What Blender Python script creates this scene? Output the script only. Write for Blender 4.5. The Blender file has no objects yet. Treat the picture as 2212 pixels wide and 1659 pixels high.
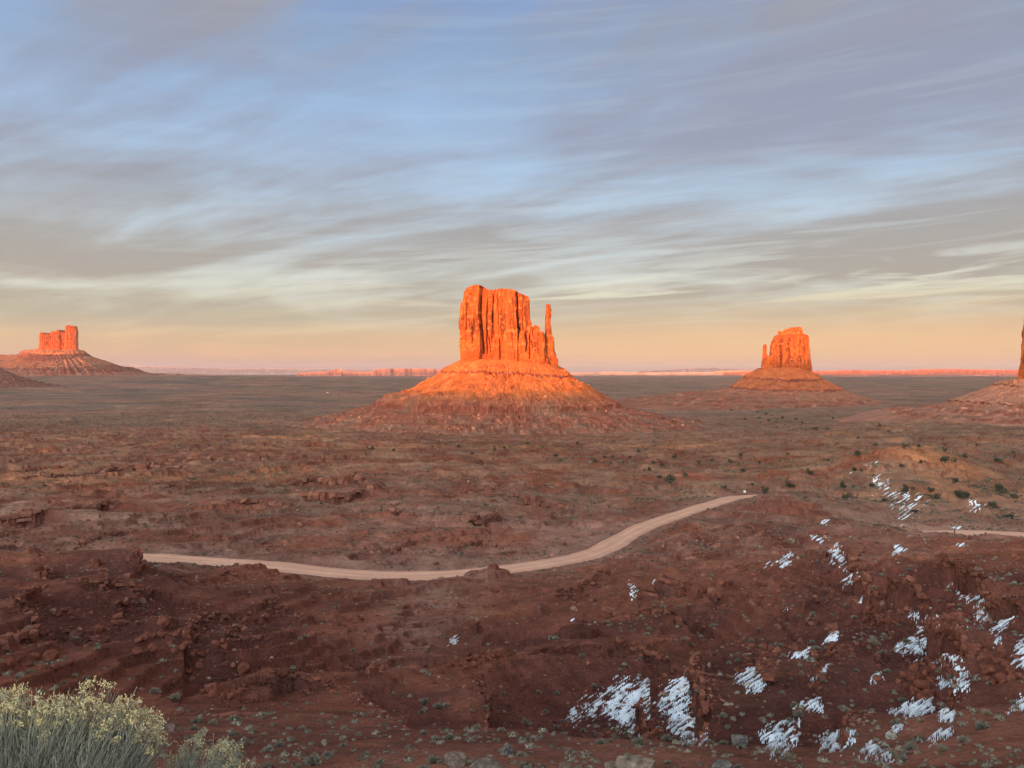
import bpy, math, random
import numpy as np

# ---------------------------------------------------------------- camera, world, sun, exposure
S = bpy.context.scene
COL = S.collection
F = 1661.0                       # focal length in units of a 2212 wide picture
CX, HY = 1106.0, 800.0           # principal column and horizon row in that picture
PHO_W = 2212.0
SUN_EL, SUN_AZ = math.radians(1.25), math.radians(22)      # the sun stands low behind the viewer's left shoulder

cam_d = bpy.data.cameras.new("camera"); cam = bpy.data.objects.new("camera", cam_d); COL.objects.link(cam)
cam.location = (0, 0, 0); cam.rotation_euler = (math.pi/2, 0, 0)
cam_d.sensor_width = 36; cam_d.lens = 36*F/PHO_W; cam_d.shift_y = -29.5/PHO_W
cam_d.clip_start = 0.1; cam_d.clip_end = 400000
S.camera = cam

S.view_settings.view_transform = 'Standard'; S.view_settings.look = 'None'
S.view_settings.gamma = 1; S.view_settings.use_curve_mapping = False
EXPOSURE = 1.7
S.view_settings.exposure = EXPOSURE
S.cycles.max_bounces = 6; S.cycles.diffuse_bounces = 3; S.cycles.volume_bounces = 0
S.cycles.sample_clamp_direct = 1.0; S.cycles.sample_clamp_indirect = 1.0
S.cycles.use_denoising = True; S.cycles.denoiser = 'OPENIMAGEDENOISE'; S.cycles.denoising_input_passes = 'RGB_ALBEDO_NORMAL'; S.cycles.denoising_prefilter = 'ACCURATE'

def srgb(r, g, b, k=1.0):
    f = lambda c: ((c/255+.055)/1.055)**2.4 if c > 10 else c/255/12.92
    return (f(r)*k, f(g)*k, f(b)*k, 1)

W = bpy.data.worlds.new("World"); S.world = W; W.use_nodes = True
def build_world():
    nt = W.node_tree; N = nt.nodes; L = nt.links
    bg = N['Background']; bg.inputs[1].default_value = 0.1
    K = 1/(0.1*2**EXPOSURE)
    def math_(op, a, b=None, c=None, clamp=False):
        n = N.new('ShaderNodeMath'); n.operation = op; n.use_clamp = clamp
        for i, v in enumerate((a, b, c)):
            if v is None: continue
            if isinstance(v, (int, float)): n.inputs[i].default_value = v
            else: L.new(v, n.inputs[i])
        return n.outputs[0]
    def ramp(fac, stops, interp='LINEAR'):
        n = N.new('ShaderNodeValToRGB'); n.color_ramp.interpolation = interp
        e = n.color_ramp.elements
        while len(e) < len(stops): e.new(.5)
        for el, (p, c) in zip(e, stops): el.position = p; el.color = c
        L.new(fac, n.inputs[0]); return n.outputs[0]
    def mix(f, a, b):
        n = N.new('ShaderNodeMix'); n.data_type = 'RGBA'
        if isinstance(f, (int, float)): n.inputs[0].default_value = f
        else: L.new(f, n.inputs[0])
        for s, v in ((n.inputs[6], a), (n.inputs[7], b)):
            if isinstance(v, tuple): s.default_value = v
            else: L.new(v, s)
        return n.outputs[2]
    tc = N.new('ShaderNodeTexCoord'); sep = N.new('ShaderNodeSeparateXYZ'); L.new(tc.outputs['Generated'], sep.inputs[0])
    x, y, z = sep.outputs
    hor = math_('SQRT', math_('ADD', math_('MULTIPLY', x, x), math_('MULTIPLY', y, y)))
    slope = math_('DIVIDE', z, math_('MAXIMUM', hor, .001))
    e = math_('MULTIPLY', slope, 1/.6, clamp=True)            # 0 at the horizon, 1 at 31 degrees up
    # the cloud deck: directions projected on a high plane
    zz = math_('ADD', math_('MAXIMUM', z, 0), .11)
    comb = N.new('ShaderNodeCombineXYZ'); L.new(math_('DIVIDE', x, zz), comb.inputs[0]); L.new(math_('DIVIDE', y, zz), comb.inputs[1])
    def cloud(scale, rot, sx, sy, detail, rough, dist, off):
        m0 = N.new('ShaderNodeMapping'); m0.inputs['Rotation'].default_value = (0, 0, math.radians(rot)); L.new(comb.outputs[0], m0.inputs[0])
        m = N.new('ShaderNodeMapping'); m.inputs['Scale'].default_value = (sx, sy, 1)
        m.inputs['Location'].default_value = (off[0], off[1], 0); L.new(m0.outputs[0], m.inputs[0])
        t = N.new('ShaderNodeTexNoise'); t.inputs['Scale'].default_value = scale; t.inputs['Detail'].default_value = detail
        t.inputs['Roughness'].default_value = rough; t.inputs['Distortion'].default_value = dist
        L.new(m.outputs[0], t.inputs['Vector']); return t.outputs[0]
    big = cloud(.62, 30, .8, 1.05, 5, .5, 1.0, (2.3, 1.1))
    wisp = cloud(1.1, 27, .52, 1.2, 9, .56, 1.6, (5.2, 3.7))
    fine = cloud(3.4, 30, .28, 1.5, 8, .68, 1.2, (1.2, 8.7))
    m_ = math_('ADD', math_('MULTIPLY', big, .95), math_('ADD', math_('MULTIPLY', wisp, .58), math_('MULTIPLY', fine, .20)))
    n = N.new('ShaderNodeMapRange'); n.interpolation_type = 'SMOOTHSTEP'
    n.inputs[1].default_value = .63; n.inputs[2].default_value = .97; L.new(m_, n.inputs[0]); mask = n.outputs[0]
    s = lambda yy: (800-yy)/F/.6
    gap = ramp(e, [(0, srgb(196, 160, 156, K*.1)), (s(786), srgb(214, 170, 152, K*.1)), (s(765), srgb(232, 186, 150, K*.1)), (s(735), srgb(233, 198, 154, K*.1)), (s(690), srgb(211, 203, 182, K*.1)),
                   (s(610), srgb(216, 220, 210, K*.1)), (s(520), srgb(196, 212, 222, K*.1)), (s(400), srgb(178, 205, 232, K*.1)),
                   (s(250), srgb(160, 190, 224, K*.1)), (s(100), srgb(144, 172, 208, K*.1)), (s(0), srgb(132, 162, 208, K*.1)), (1, srgb(184, 174, 166, K*.1))])
    dark = ramp(e, [(0, srgb(190, 156, 158, K*.1)), (s(786), srgb(206, 168, 155, K*.1)), (s(765), srgb(222, 182, 150, K*.1)), (s(735), srgb(218, 186, 152, K*.1)), (s(690), srgb(194, 182, 160, K*.1)),
                    (s(620), srgb(180, 172, 160, K*.1)), (s(540), srgb(174, 170, 166, K*.1)), (s(430), srgb(164, 166, 174, K*.1)),
                    (s(320), srgb(156, 163, 184, K*.1)), (s(200), srgb(152, 160, 182, K*.1)), (s(60), srgb(157, 158, 170, K*.1)), (1, srgb(174, 164, 157, K*.1))])
    front = mix(mask, gap, dark)
    # thin bright streaks low in the east, and feathery fibres over everything
    az_ = math_('DIVIDE', x, math_('MAXIMUM', y, .05)); tilt = math_('MULTIPLY_ADD', az_, -.045, slope)
    cs = N.new('ShaderNodeCombineXYZ'); L.new(math_('MULTIPLY', az_, 2.6), cs.inputs[0]); L.new(math_('MULTIPLY', tilt, 46), cs.inputs[1])
    st_ = N.new('ShaderNodeTexNoise'); st_.inputs['Scale'].default_value = 1; st_.inputs['Detail'].default_value = 9; st_.inputs['Roughness'].default_value = .6; st_.inputs['Distortion'].default_value = 1.2
    L.new(cs.outputs[0], st_.inputs['Vector'])
    sr = N.new('ShaderNodeMapRange'); sr.interpolation_type = 'SMOOTHSTEP'; sr.inputs[1].default_value = .46; sr.inputs[2].default_value = .66; L.new(st_.outputs[0], sr.inputs[0])
    sb = ramp(e, [(s(735), (0, 0, 0, 1)), (s(690), (.5,)*3+(1,)), (s(625), (1, 1, 1, 1)), (s(585), (.55,)*3+(1,)), (s(500), (.30,)*3+(1,)), (s(380), (.12,)*3+(1,))])
    sa = N.new('ShaderNodeMapRange'); sa.interpolation_type = 'SMOOTHSTEP'; sa.inputs[1].default_value = -.5; sa.inputs[2].default_value = .12; sa.inputs[3].default_value = .25; L.new(az_, sa.inputs[0])
    lite = ramp(e, [(s(735), srgb(240, 214, 165, K*.1)), (s(680), srgb(226, 214, 176, K*.1)), (s(610), srgb(230, 230, 214, K*.1)), (s(480), srgb(206, 222, 232, K*.1))])
    front = mix(math_('MULTIPLY', math_('MULTIPLY', sr.outputs[0], sb), sa.outputs[0]), front, lite)
    fib = cloud(5.0, 26, .20, 1.2, 9, .70, 1.6, (3.1, 4.2))
    fv = N.new('ShaderNodeMapRange'); fv.inputs[1].default_value = .3; fv.inputs[2].default_value = .7; fv.inputs[3].default_value = .97; fv.inputs[4].default_value = 1.03; L.new(fib, fv.inputs[0])
    fs_ = N.new('ShaderNodeVectorMath'); fs_.operation = 'SCALE'; L.new(front, fs_.inputs[0]); L.new(fv.outputs[0], fs_.inputs['Scale']); front = fs_.outputs[0]
    azr = N.new('ShaderNodeMapRange'); azr.interpolation_type = 'SMOOTHSTEP'; azr.inputs[1].default_value = -.35; azr.inputs[2].default_value = .30
    L.new(math_('DIVIDE', x, math_('MAXIMUM', hor, .001)), azr.inputs[0])
    glow = ramp(e, [(0, (.15,)*3+(1,)), (s(775), (.5,)*3+(1,)), (s(745), (.62,)*3+(1,)), (s(690), (.25,)*3+(1,)), (s(640), (0, 0, 0, 1))])
    front = mix(math_('MULTIPLY', azr.outputs[0], glow), front, srgb(249, 201, 150, K*.1))
    sc = N.new('ShaderNodeVectorMath'); sc.operation = 'SCALE'; L.new(front, sc.inputs[0]); sc.inputs['Scale'].default_value = 10.0
    front = sc.outputs[0]
    sky = N.new('ShaderNodeTexSky'); sky.sky_type = 'NISHITA'; sky.sun_disc = False
    sky.sun_elevation = SUN_EL; sky.sun_rotation = math.pi + SUN_AZ; sky.altitude = 1700
    veil = N.new('ShaderNodeVectorMath'); veil.operation = 'SCALE'; veil.inputs['Scale'].default_value = 8.2; L.new(sky.outputs[0], veil.inputs[0])
    # bright clear west behind the viewer, high cloud in the east
    d = math_('ADD', math_('MULTIPLY', x, -math.sin(SUN_AZ)), math_('MULTIPLY', y, -math.cos(SUN_AZ)))
    r = N.new('ShaderNodeMapRange'); r.interpolation_type = 'SMOOTHSTEP'; r.inputs[1].default_value = -.25; r.inputs[2].default_value = .75
    L.new(d, r.inputs[0])
    L.new(mix(r.outputs[0], front, veil.outputs[0]), bg.inputs[0])
build_world()

sun_d = bpy.data.lights.new("sun", 'SUN'); sun = bpy.data.objects.new("sun", sun_d); COL.objects.link(sun)
sun_d.energy = 2.5; sun_d.angle = math.radians(.55); sun_d.color = (1, .37, .11)
sun.rotation_euler = (math.pi/2 - SUN_EL, 0, -SUN_AZ)      # shines along (sin az, cos az), slightly down

# ---------------------------------------------------------------- noise and small helpers
rng = np.random.default_rng(11)
PERM = np.random.default_rng(5).permutation(4096).astype(np.int32)
GA = np.random.default_rng(6).uniform(0, 2*np.pi, 4096)
GXT, GYT = np.cos(GA).astype(np.float32), np.sin(GA).astype(np.float32)
def _h(ix, iy, seed):
    return PERM[(PERM[(ix + seed*131) & 4095] + iy) & 4095]
def perlin(x, y, seed=0):
    x = np.asarray(x, np.float64); y = np.asarray(y, np.float64)
    ix = np.floor(x).astype(np.int64); iy = np.floor(y).astype(np.int64)
    fx = (x-ix).astype(np.float32); fy = (y-iy).astype(np.float32)
    u = fx*fx*fx*(fx*(fx*6-15)+10); v = fy*fy*fy*(fy*(fy*6-15)+10)
    def g(a, b):
        h = _h(ix+a, iy+b, seed); return GXT[h]*(fx-a) + GYT[h]*(fy-b)
    n0 = g(0, 0); n0 += u*(g(1, 0)-n0)
    n1 = g(0, 1); n1 += u*(g(1, 1)-n1)
    return (n0 + v*(n1-n0))*1.5
def fbm(x, y, seed=0, o=4, gain=.5, lac=2.07):
    t = 0; a = 1
    for k in range(o):
        t = t + a*perlin(x, y, seed+k); x = x*lac+3.7; y = y*lac-1.3; a *= gain
    return t
def ridged(x, y, seed=0, o=4, gain=.5):
    t = 0; a = 1
    for k in range(o):
        t = t + a*(1-2*np.abs(perlin(x, y, seed+k))); x = x*2.07+3.7; y = y*2.07-1.3; a *= gain
    return t
def worley(x, y, seed=0):
    """distance to the nearest random point of each unit cell, and that point's random value"""
    ix = np.floor(x).astype(np.int64); iy = np.floor(y).astype(np.int64)
    best = np.full(np.shape(x), 9.0, np.float32); val = np.zeros(np.shape(x), np.float32)
    for a in (-1, 0, 1):
        for b in (-1, 0, 1):
            h = _h(ix+a, iy+b, seed); px = (h & 63)/63.; py = ((h >> 6) & 63)/63.
            d = ((ix+a+px-x)**2 + (iy+b+py-y)**2).astype(np.float32)
            m = d < best; best = np.where(m, d, best); val = np.where(m, ((h*37) & 255)/255., val)
    return np.sqrt(best), val
def sstep(a, b, x):
    t = np.clip((x-a)/(b-a), 0, 1); return t*t*(3-2*t)
def lerp(a, b, t): return a + (b-a)*t
def mixc(c, d, m): return c + (np.asarray(d)-c)*m[..., None]

def mesh_obj(name, verts, faces, mat, color=None, parent=None, smooth=True):
    """one mesh object; faces: (n,3) or (n,4) array, or a list of such arrays"""
    me = bpy.data.meshes.new(name)
    fl = faces if isinstance(faces, list) else [faces]
    fl = [np.asarray(f, np.int32) for f in fl if len(f)]
    verts = np.asarray(verts, np.float32).reshape(-1, 3)
    nl = sum(f.size for f in fl); nf = sum(len(f) for f in fl)
    me.vertices.add(len(verts)); me.vertices.foreach_set('co', verts.ravel())
    me.loops.add(nl); me.polygons.add(nf)
    me.loops.foreach_set('vertex_index', np.concatenate([f.ravel() for f in fl]))
    tot = np.concatenate([np.full(len(f), f.shape[1], np.int32) for f in fl])
    st = np.concatenate([[0], np.cumsum(tot)[:-1]]).astype(np.int32)
    me.polygons.foreach_set('loop_start', st)
    me.polygons.foreach_set('use_smooth', np.full(nf, bool(smooth)))
    me.update(calc_edges=True); me.validate()
    if color is not None:
        a = me.attributes.new('tint', 'FLOAT_COLOR', 'POINT')
        c = np.ones((len(verts), 4), np.float32); c[:, :3] = color
        a.data.foreach_set('color', c.ravel())
    me.materials.append(mat)
    o = bpy.data.objects.new(name, me); COL.objects.link(o)
    if parent is not None: o.parent = parent
    return o
def grid_faces(nr, nc, wrap=False):
    i = np.arange(nr*nc).reshape(nr, nc)
    j = np.concatenate([i, i[:, :1]], 1) if wrap else i
    a = j[:-1, :-1]; b = j[:-1, 1:]; c = j[1:, 1:]; d = j[1:, :-1]
    return np.stack([a, b, c, d], -1).reshape(-1, 4)
def tag(o, label=None, cat=None, group=None, kind=None):
    if label: o['label'] = label
    if cat: o['category'] = cat
    if group: o['group'] = group
    if kind: o['kind'] = kind
    return o
def empty(name, loc=(0, 0, 0)):
    o = bpy.data.objects.new(name, None); COL.objects.link(o); o.location = loc; return o

# ---------------------------------------------------------------- materials
def ground_mat(name, scales, amp=.35, bump=.5, bdist=.06, rough=.95, bscale=6.0, tint=None, pebble=0):
    """the 'tint' attribute holds the soil's own colour; noise at several sizes breaks it up"""
    m = bpy.data.materials.new(name); m.use_nodes = True
    N = m.node_tree.nodes; L = m.node_tree.links; p = N['Principled BSDF']
    p.inputs['Roughness'].default_value = rough; p.inputs['Specular IOR Level'].default_value = .1
    at = N.new('ShaderNodeAttribute'); at.attribute_name = 'tint'
    col = at.outputs['Color']
    tc = N.new('ShaderNodeTexCoord')
    for k, sc in enumerate(scales):
        t = N.new('ShaderNodeTexNoise'); t.inputs['Scale'].default_value = sc; t.inputs['Detail'].default_value = 5
        t.inputs['Roughness'].default_value = .65
        L.new(tc.outputs['Object'], t.inputs['Vector'])
        r = N.new('ShaderNodeMapRange'); r.inputs[1].default_value = .3; r.inputs[2].default_value = .7
        r.inputs[3].default_value = 1-amp; r.inputs[4].default_value = 1+amp; L.new(t.outputs[0], r.inputs[0])
        v = N.new('ShaderNodeVectorMath'); v.operation = 'SCALE'; L.new(col, v.inputs[0]); L.new(r.outputs[0], v.inputs['Scale'])
        col = v.outputs[0]
    L.new(col, p.inputs['Base Color'])
    if bump:
        t = N.new('ShaderNodeTexNoise'); t.inputs['Scale'].default_value = bscale; t.inputs['Detail'].default_value = 8; t.inputs['Roughness'].default_value = .7
        L.new(tc.outputs['Object'], t.inputs['Vector'])
        b = N.new('ShaderNodeBump'); b.inputs['Strength'].default_value = bump; b.inputs['Distance'].default_value = bdist
        hsrc = t.outputs[0]
        if pebble:
            vo = N.new('ShaderNodeTexVoronoi'); vo.inputs['Scale'].default_value = pebble; vo.inputs['Randomness'].default_value = 1; L.new(tc.outputs['Object'], vo.inputs['Vector'])
            pm = N.new('ShaderNodeMapRange'); pm.inputs[1].default_value = .0; pm.inputs[2].default_value = .38; pm.inputs[3].default_value = .8; pm.inputs[4].default_value = 0; L.new(vo.outputs['Distance'], pm.inputs[0])
            ad = N.new('ShaderNodeMath'); L.new(t.outputs[0], ad.inputs[0]); L.new(pm.outputs[0], ad.inputs[1]); hsrc = ad.outputs[0]
        L.new(hsrc, b.inputs['Height']); L.new(b.outputs[0], p.inputs['Normal'])
    return m
def plain_mat(name, color, rough=.9, var=.3, scale=8., translucent=0):
    m = bpy.data.materials.new(name); m.use_nodes = True
    N = m.node_tree.nodes; L = m.node_tree.links; p = N['Principled BSDF']
    p.inputs['Roughness'].default_value = rough; p.inputs['Specular IOR Level'].default_value = .15
    oi = N.new('ShaderNodeObjectInfo'); tc = N.new('ShaderNodeTexCoord')
    t = N.new('ShaderNodeTexNoise'); t.inputs['Scale'].default_value = scale; t.inputs['Detail'].default_value = 4
    L.new(tc.outputs['Object'], t.inputs['Vector'])
    a = N.new('ShaderNodeMath'); a.operation = 'MULTIPLY_ADD'; L.new(t.outputs[0], a.inputs[0]); a.inputs[1].default_value = 2*var; a.inputs[2].default_value = 1-var
    b = N.new('ShaderNodeMath'); b.operation = 'MULTIPLY_ADD'; L.new(oi.outputs['Random'], b.inputs[0]); b.inputs[1].default_value = var; b.inputs[2].default_value = 1-var/2
    c = N.new('ShaderNodeMath'); c.operation = 'MULTIPLY'; L.new(a.outputs[0], c.inputs[0]); L.new(b.outputs[0], c.inputs[1])
    v = N.new('ShaderNodeVectorMath'); v.operation = 'SCALE'; v.inputs[0].default_value = color; L.new(c.outputs[0], v.inputs['Scale'])
    L.new(v.outputs[0], p.inputs['Base Color'])
    return m
M = {}
M['soil'] = ground_mat('red_desert_soil', (5.5, .9, .05, .006), amp=.30, bump=1.0, bdist=.17, bscale=2.6, pebble=2.1)
M['cliff'] = ground_mat('sandstone_cliff', (.25, .03), amp=.25, bump=.8, bdist=1.0, bscale=.35)
M['talus'] = ground_mat('sandstone_talus', (.35, .04), amp=.24, bump=.5, bdist=1.0, bscale=.3)
M['far'] = ground_mat('far_mesa_rock', (.01, .002), amp=.25, bump=0)
M['road'] = ground_mat('graded_dirt', (1.5, .12), amp=.10, bump=.3, bdist=.04, bscale=3)
M['snow'] = plain_mat('old_snow', (.87, .87, .88), .6, .06, 3)
M['sage'] = plain_mat('sagebrush_leaves', (.27, .225, .155), .9, .35, 4)
M['dry'] = plain_mat('dry_brush', (.30, .235, .155), .9, .35, 4)
M['juniper'] = plain_mat('juniper_leaves', (.062, .060, .036), .9, .4, .6)
M['bark'] = plain_mat('juniper_bark', (.12, .075, .05), .95, .3, 3)
M['stem'] = plain_mat('rabbitbrush_stems', (.31, .295, .235), .85, .5, 34)
M['bloom'] = plain_mat('rabbitbrush_seed_heads', (.56, .46, .26), .85, .3, 30)
M['redrock'] = ground_mat('red_boulder', (1.6, .4), amp=.28, bump=.6, bdist=.06, bscale=4)
M['tanrock'] = ground_mat('tan_boulder', (3.5, .9), amp=.35, bump=.8, bdist=.04, bscale=7)
M['white'] = plain_mat('white_paint', (.75, .74, .70), .5, .08, 2)
M['wood'] = plain_mat('weathered_post', (.16, .11, .08), .9, .25, 6)

# ---------------------------------------------------------------- terrain: the visible ground surveyed as (column, row, distance)
CTRL = [
 # near slope and rim
 (-300,1659,14),(-300,1560,24),(0,1659,13.5),(300,1659,15),(600,1659,16),(900,1659,16.5),(1106,1659,16.5),(1400,1659,16),(1700,1659,16),(2000,1659,15.5),(2212,1659,13),(2500,1659,12),
 (600,1600,22),(1106,1600,22),(1500,1610,21),(1800,1640,18.5),(1950,1636,18.5),(2060,1575,22),(2212,1562,22),(2500,1550,22),(600,1560,28),(1106,1572,26.5),(350,1580,24),(100,1580,22),
 # bowl, centre
 (1106,1545,43),(1106,1500,60),(1106,1460,78),(1106,1420,100),(1106,1380,122),(1106,1340,145),(1106,1300,172),(1106,1262,203),
 (880,1560,34),(880,1500,54),(880,1460,74),(880,1420,98),(880,1380,120),(880,1340,145),(880,1300,172),(880,1265,200),
 (640,1530,36),(640,1480,56),(640,1430,80),(640,1380,108),(640,1340,135),(640,1300,165),(640,1262,200),
 # left hill
 (420,1520,36),(420,1470,56),(420,1420,76),(420,1360,100),(420,1300,135),(420,1265,170),(400,1238,205),
 (250,1500,40),(250,1450,58),(250,1390,80),(250,1320,106),(250,1250,132),(270,1205,152),(300,1240,190),(300,1222,225),
 (80,1480,44),(80,1430,62),(80,1360,84),(80,1300,106),(80,1245,130),(80,1216,150),(80,1218,190),
 (-60,1450,48),(-60,1380,74),(-60,1300,100),(-60,1220,145),(-300,1350,80),(-300,1230,140),(-300,1200,220),
 # road level
 (300,1200,258),(450,1210,249),(600,1222,241),(750,1238,232),(900,1243,229),(1060,1233,236),(1180,1217,248),(1260,1202,262),(1310,1185,277),(1345,1162,299),(1390,1138,322),(1450,1116,350),(1530,1090,386),(1590,1073,420),
 (0,1180,270),(-300,1180,275),(0,1140,315),(300,1140,320),(600,1180,285),(850,1190,275),(1106,1180,285),(600,1140,325),(850,1140,330),(1106,1140,332),(0,1100,380),(300,1100,395),(600,1100,398),(850,1100,398),(1106,1100,400),(1250,1100,400),
 # mid ground
 (-300,1050,520),(0,1050,520),(400,1050,520),(800,1050,515),(1106,1050,510),(1350,1040,530),(1600,1040,520),(-300,1000,760),(0,1000,740),(500,1000,720),(1106,1000,700),(1500,1000,680),
 (-300,960,1100),(0,955,1100),(500,955,1080),(1106,960,1000),(1500,962,960),(0,920,1600),(500,925,1560),(1106,946,1330),(1600,940,1300),
 # right: spurs with snow between them
 (1350,1590,32),(1350,1540,46),(1350,1480,66),(1350,1420,90),(1350,1360,120),(1350,1300,155),(1350,1255,195),(1350,1220,240),
 (1600,1600,27),(1600,1550,38),(1600,1490,54),(1600,1430,76),(1600,1370,100),(1600,1310,130),(1600,1250,165),(1600,1200,205),(1600,1150,255),(1600,1105,330),(1560,1098,365),
 (1800,1600,26),(1800,1540,36),(1800,1480,48),(1800,1420,66),(1800,1350,90),(1800,1290,118),(1800,1235,150),(1800,1180,190),(1830,1122,245),(1720,1090,350),(1720,1070,430),
 (2000,1590,27),(2000,1530,35),(2000,1470,45),(2000,1400,62),(2000,1330,84),(2000,1270,110),(2000,1215,145),(2000,1188,185),
 (2180,1530,30),(2180,1470,40),(2180,1400,55),(2180,1330,76),(2180,1260,104),(2180,1212,145),(2180,1186,185),(2500,1450,42),(2500,1300,85),(2500,1180,170),
 (1990,1153,330),(2060,1150,336),(2130,1151,333),(2212,1155,326),(2400,1160,318),(1870,1150,325),
 (1900,1110,380),(2100,1100,400),(2300,1100,400),(1850,1060,470),(2080,1060,470),(2300,1060,470),
 (1950,986,565),(1880,1010,510),(2010,1008,520),(1800,1010,600),(2150,1005,610),(1950,975,720),(2300,1000,640),
 (1800,960,900),(2050,945,960),(2300,945,960),(1800,925,1300),(2100,925,1200),(2300,925,1250),
]
def build_slope():
    c = np.array(CTRL, float); u = c[:, 0]/330.; w = np.log(c[:, 2])*3.0; s = (c[:, 1]-HY)/F
    f = s*c[:, 2]**.5                                   # smoother to interpolate than the bare slope
    n = len(c); r2 = (u[:, None]-u)**2 + (w[:, None]-w)**2
    ker = lambda r2: .5*r2*np.log(r2+1e-9)
    A = np.zeros((n+3, n+3)); A[:n, :n] = ker(r2) + np.eye(n)*.01
    P_ = np.stack([np.ones(n), u, w], 1); A[:n, n:] = P_; A[n:, :n] = P_.T
    k = np.linalg.solve(A, np.concatenate([f, [0, 0, 0]]))
    gu = np.linspace(-320, 2530, 160)/330.; gw = np.linspace(math.log(12), math.log(1700), 220)*3
    U, Wg = np.meshgrid(gu, gw)
    out = k[n] + k[n+1]*U + k[n+2]*Wg
    for i in range(n): out += k[i]*ker((U-u[i])**2 + (Wg-w[i])**2)
    return gu, gw, out
GU, GW, GF = build_slope()
def base_z(px, d):
    """height of the surveyed ground at picture column px (of a point at depth d)"""
    a = np.clip((np.clip(px, -320, 2530)/330.-GU[0])/(GU[1]-GU[0]), 0, len(GU)-1.001)
    dd = np.clip(d, 13.5, 1690)
    b = np.clip((np.log(dd)*3-GW[0])/(GW[1]-GW[0]), 0, len(GW)-1.001)
    i = a.astype(int); j = b.astype(int); fa = a-i; fb = b-j
    f = (GF[j, i]*(1-fa)+GF[j, i+1]*fa)*(1-fb) + (GF[j+1, i]*(1-fa)+GF[j+1, i+1]*fa)*fb
    z = -f*dd**.5
    near = np.clip(d, 0, 13.5)/13.5
    z = np.where(d < 13.5, lerp(-1.7, z, near**1.05), z)
    far = -np.interp(d, [1690, 2300, 3200, 6000, 12000, 30000, 90000], [0, 9, 16, 12, 10, 64, 200])
    return z + np.where(d > 1690, np.minimum(far, 0), 0)

# sampling lattice: a star-shaped ring around the viewer, scaled outwards
ncol_front = np.concatenate([np.arange(-400, -80, 6.), np.arange(-80, 2292, 2.1), np.arange(2292, 2613, 6.)])
tmax = (2612-CX)/F
sx = np.linspace(1, -1, 26)[1:]
ring = [np.stack([(ncol_front-CX)/F, np.ones_like(ncol_front)], 1),
        np.stack([np.full(25, tmax), sx], 1), np.stack([np.linspace(tmax, -tmax, 22)[1:], np.full(21, -1.)], 1),
        np.stack([np.full(24, -(CX+400)/F), sx[::-1][1:]], 1)]
RING = np.concatenate(ring); NF = len(ncol_front)
ROWS = np.concatenate([[.4, 1.2, 2.2], np.geomspace(3, 12, 30)[:-1], np.geomspace(12, 30, 150)[:-1], np.geomspace(30, 300, 560)[:-1], np.geomspace(300, 700, 170)[:-1],
                       np.geomspace(700, 2200, 150)[:-1], np.geomspace(2200, 12000, 90)[:-1], np.geomspace(12000, 50000, 30)])
NR, NC = len(ROWS), len(RING)
X = ROWS[:, None]*RING[None, :, 0]; Y = ROWS[:, None]*RING[None, :, 1]
D = np.broadcast_to(ROWS[:, None], X.shape)
PXc = np.broadcast_to((CX + F*RING[:, 0]/np.maximum(np.abs(RING[:, 1]), .05))[None], X.shape)
RAD = np.hypot(X, Y)
FRONT = np.zeros(NC); FRONT[:NF] = 1
# columns outside the view fade to a plain plateau behind the viewer
backness = np.clip(-RING[:, 1], 0, 1)
Z = base_z(np.where(RING[None, :, 1] > 0, PXc, np.where(RING[None, :, 0] > 0, 2530, -320)), D)
backz = np.where(RAD < 4000, -1.7-.0*RAD, -1.7) - 60*sstep(400, 3000, RAD)
side = np.clip(1-(RING[:, 1]+.2)/1.1, 0, 1); side[:NF] = 0
Z = lerp(Z, backz, sstep(0, 1, side)[None])
FX = slice(0, NF)
def hit_depth(zarr, px, py):
    """first row of the lattice whose ground shows at picture point (px, py)"""
    j = int(np.argmin(np.abs(ncol_front-px))); row = HY - F*zarr[:, j]/ROWS
    ok = np.where((row <= py) & (ROWS > 9))[0]
    return (ok[0] if len(ok) else NR-1), j
def plan(pts, zarr):
    out = []
    for px, py in pts:
        i, j = hit_depth(zarr, px, py); d = ROWS[i]; out.append(((px-CX)/F*d, d))
    return np.array(out)

Z = Z + 80*np.exp(-(((X+5000)/3600)**2+((Y-8700)/1500)**2))

# broad erosion: hollows and spurs
wx = fbm(X/90, Y/90, 40, 3)*14; wy = fbm(X/90, Y/90, 44, 3)*14
mid = sstep(32, 80, RAD)*(1-sstep(900, 1600, RAD))
g1 = ridged((X+wx)/60, (Y+wy)/85, 50, 3)
g2 = ridged((X+wx*.4)/17, (Y+wy*.4)/24, 56, 3)
Z = Z + mid*(g1*1.3*sstep(40, 200, RAD) + (g2-.6)*.75)
xs = X-.42*Y+fbm(X/35, Y/60, 65, 3)*9; ph = xs/19.; fr_ = ph-np.floor(ph)
spur = sstep(8, 40, X-.05*Y)*sstep(36, 60, RAD)*(1-sstep(170, 215, RAD))
Z = Z + spur*1.5*(np.minimum(fr_/.10, (1-fr_)/.90)-.5)*(.6+.8*perlin(np.floor(ph)*3.3, Y/45, 66))
farm = sstep(300, 700, RAD)*(1-sstep(2500, 5000, RAD))
Z = Z + farm*ridged((X+wx*2)/150, (Y+wy*2)/110, 61, 4)*3.2
plainm = sstep(1800, 4000, RAD)
Z = Z + plainm*fbm(X/1500, Y/700, 70, 4)*np.minimum(RAD/400., 14)

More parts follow.
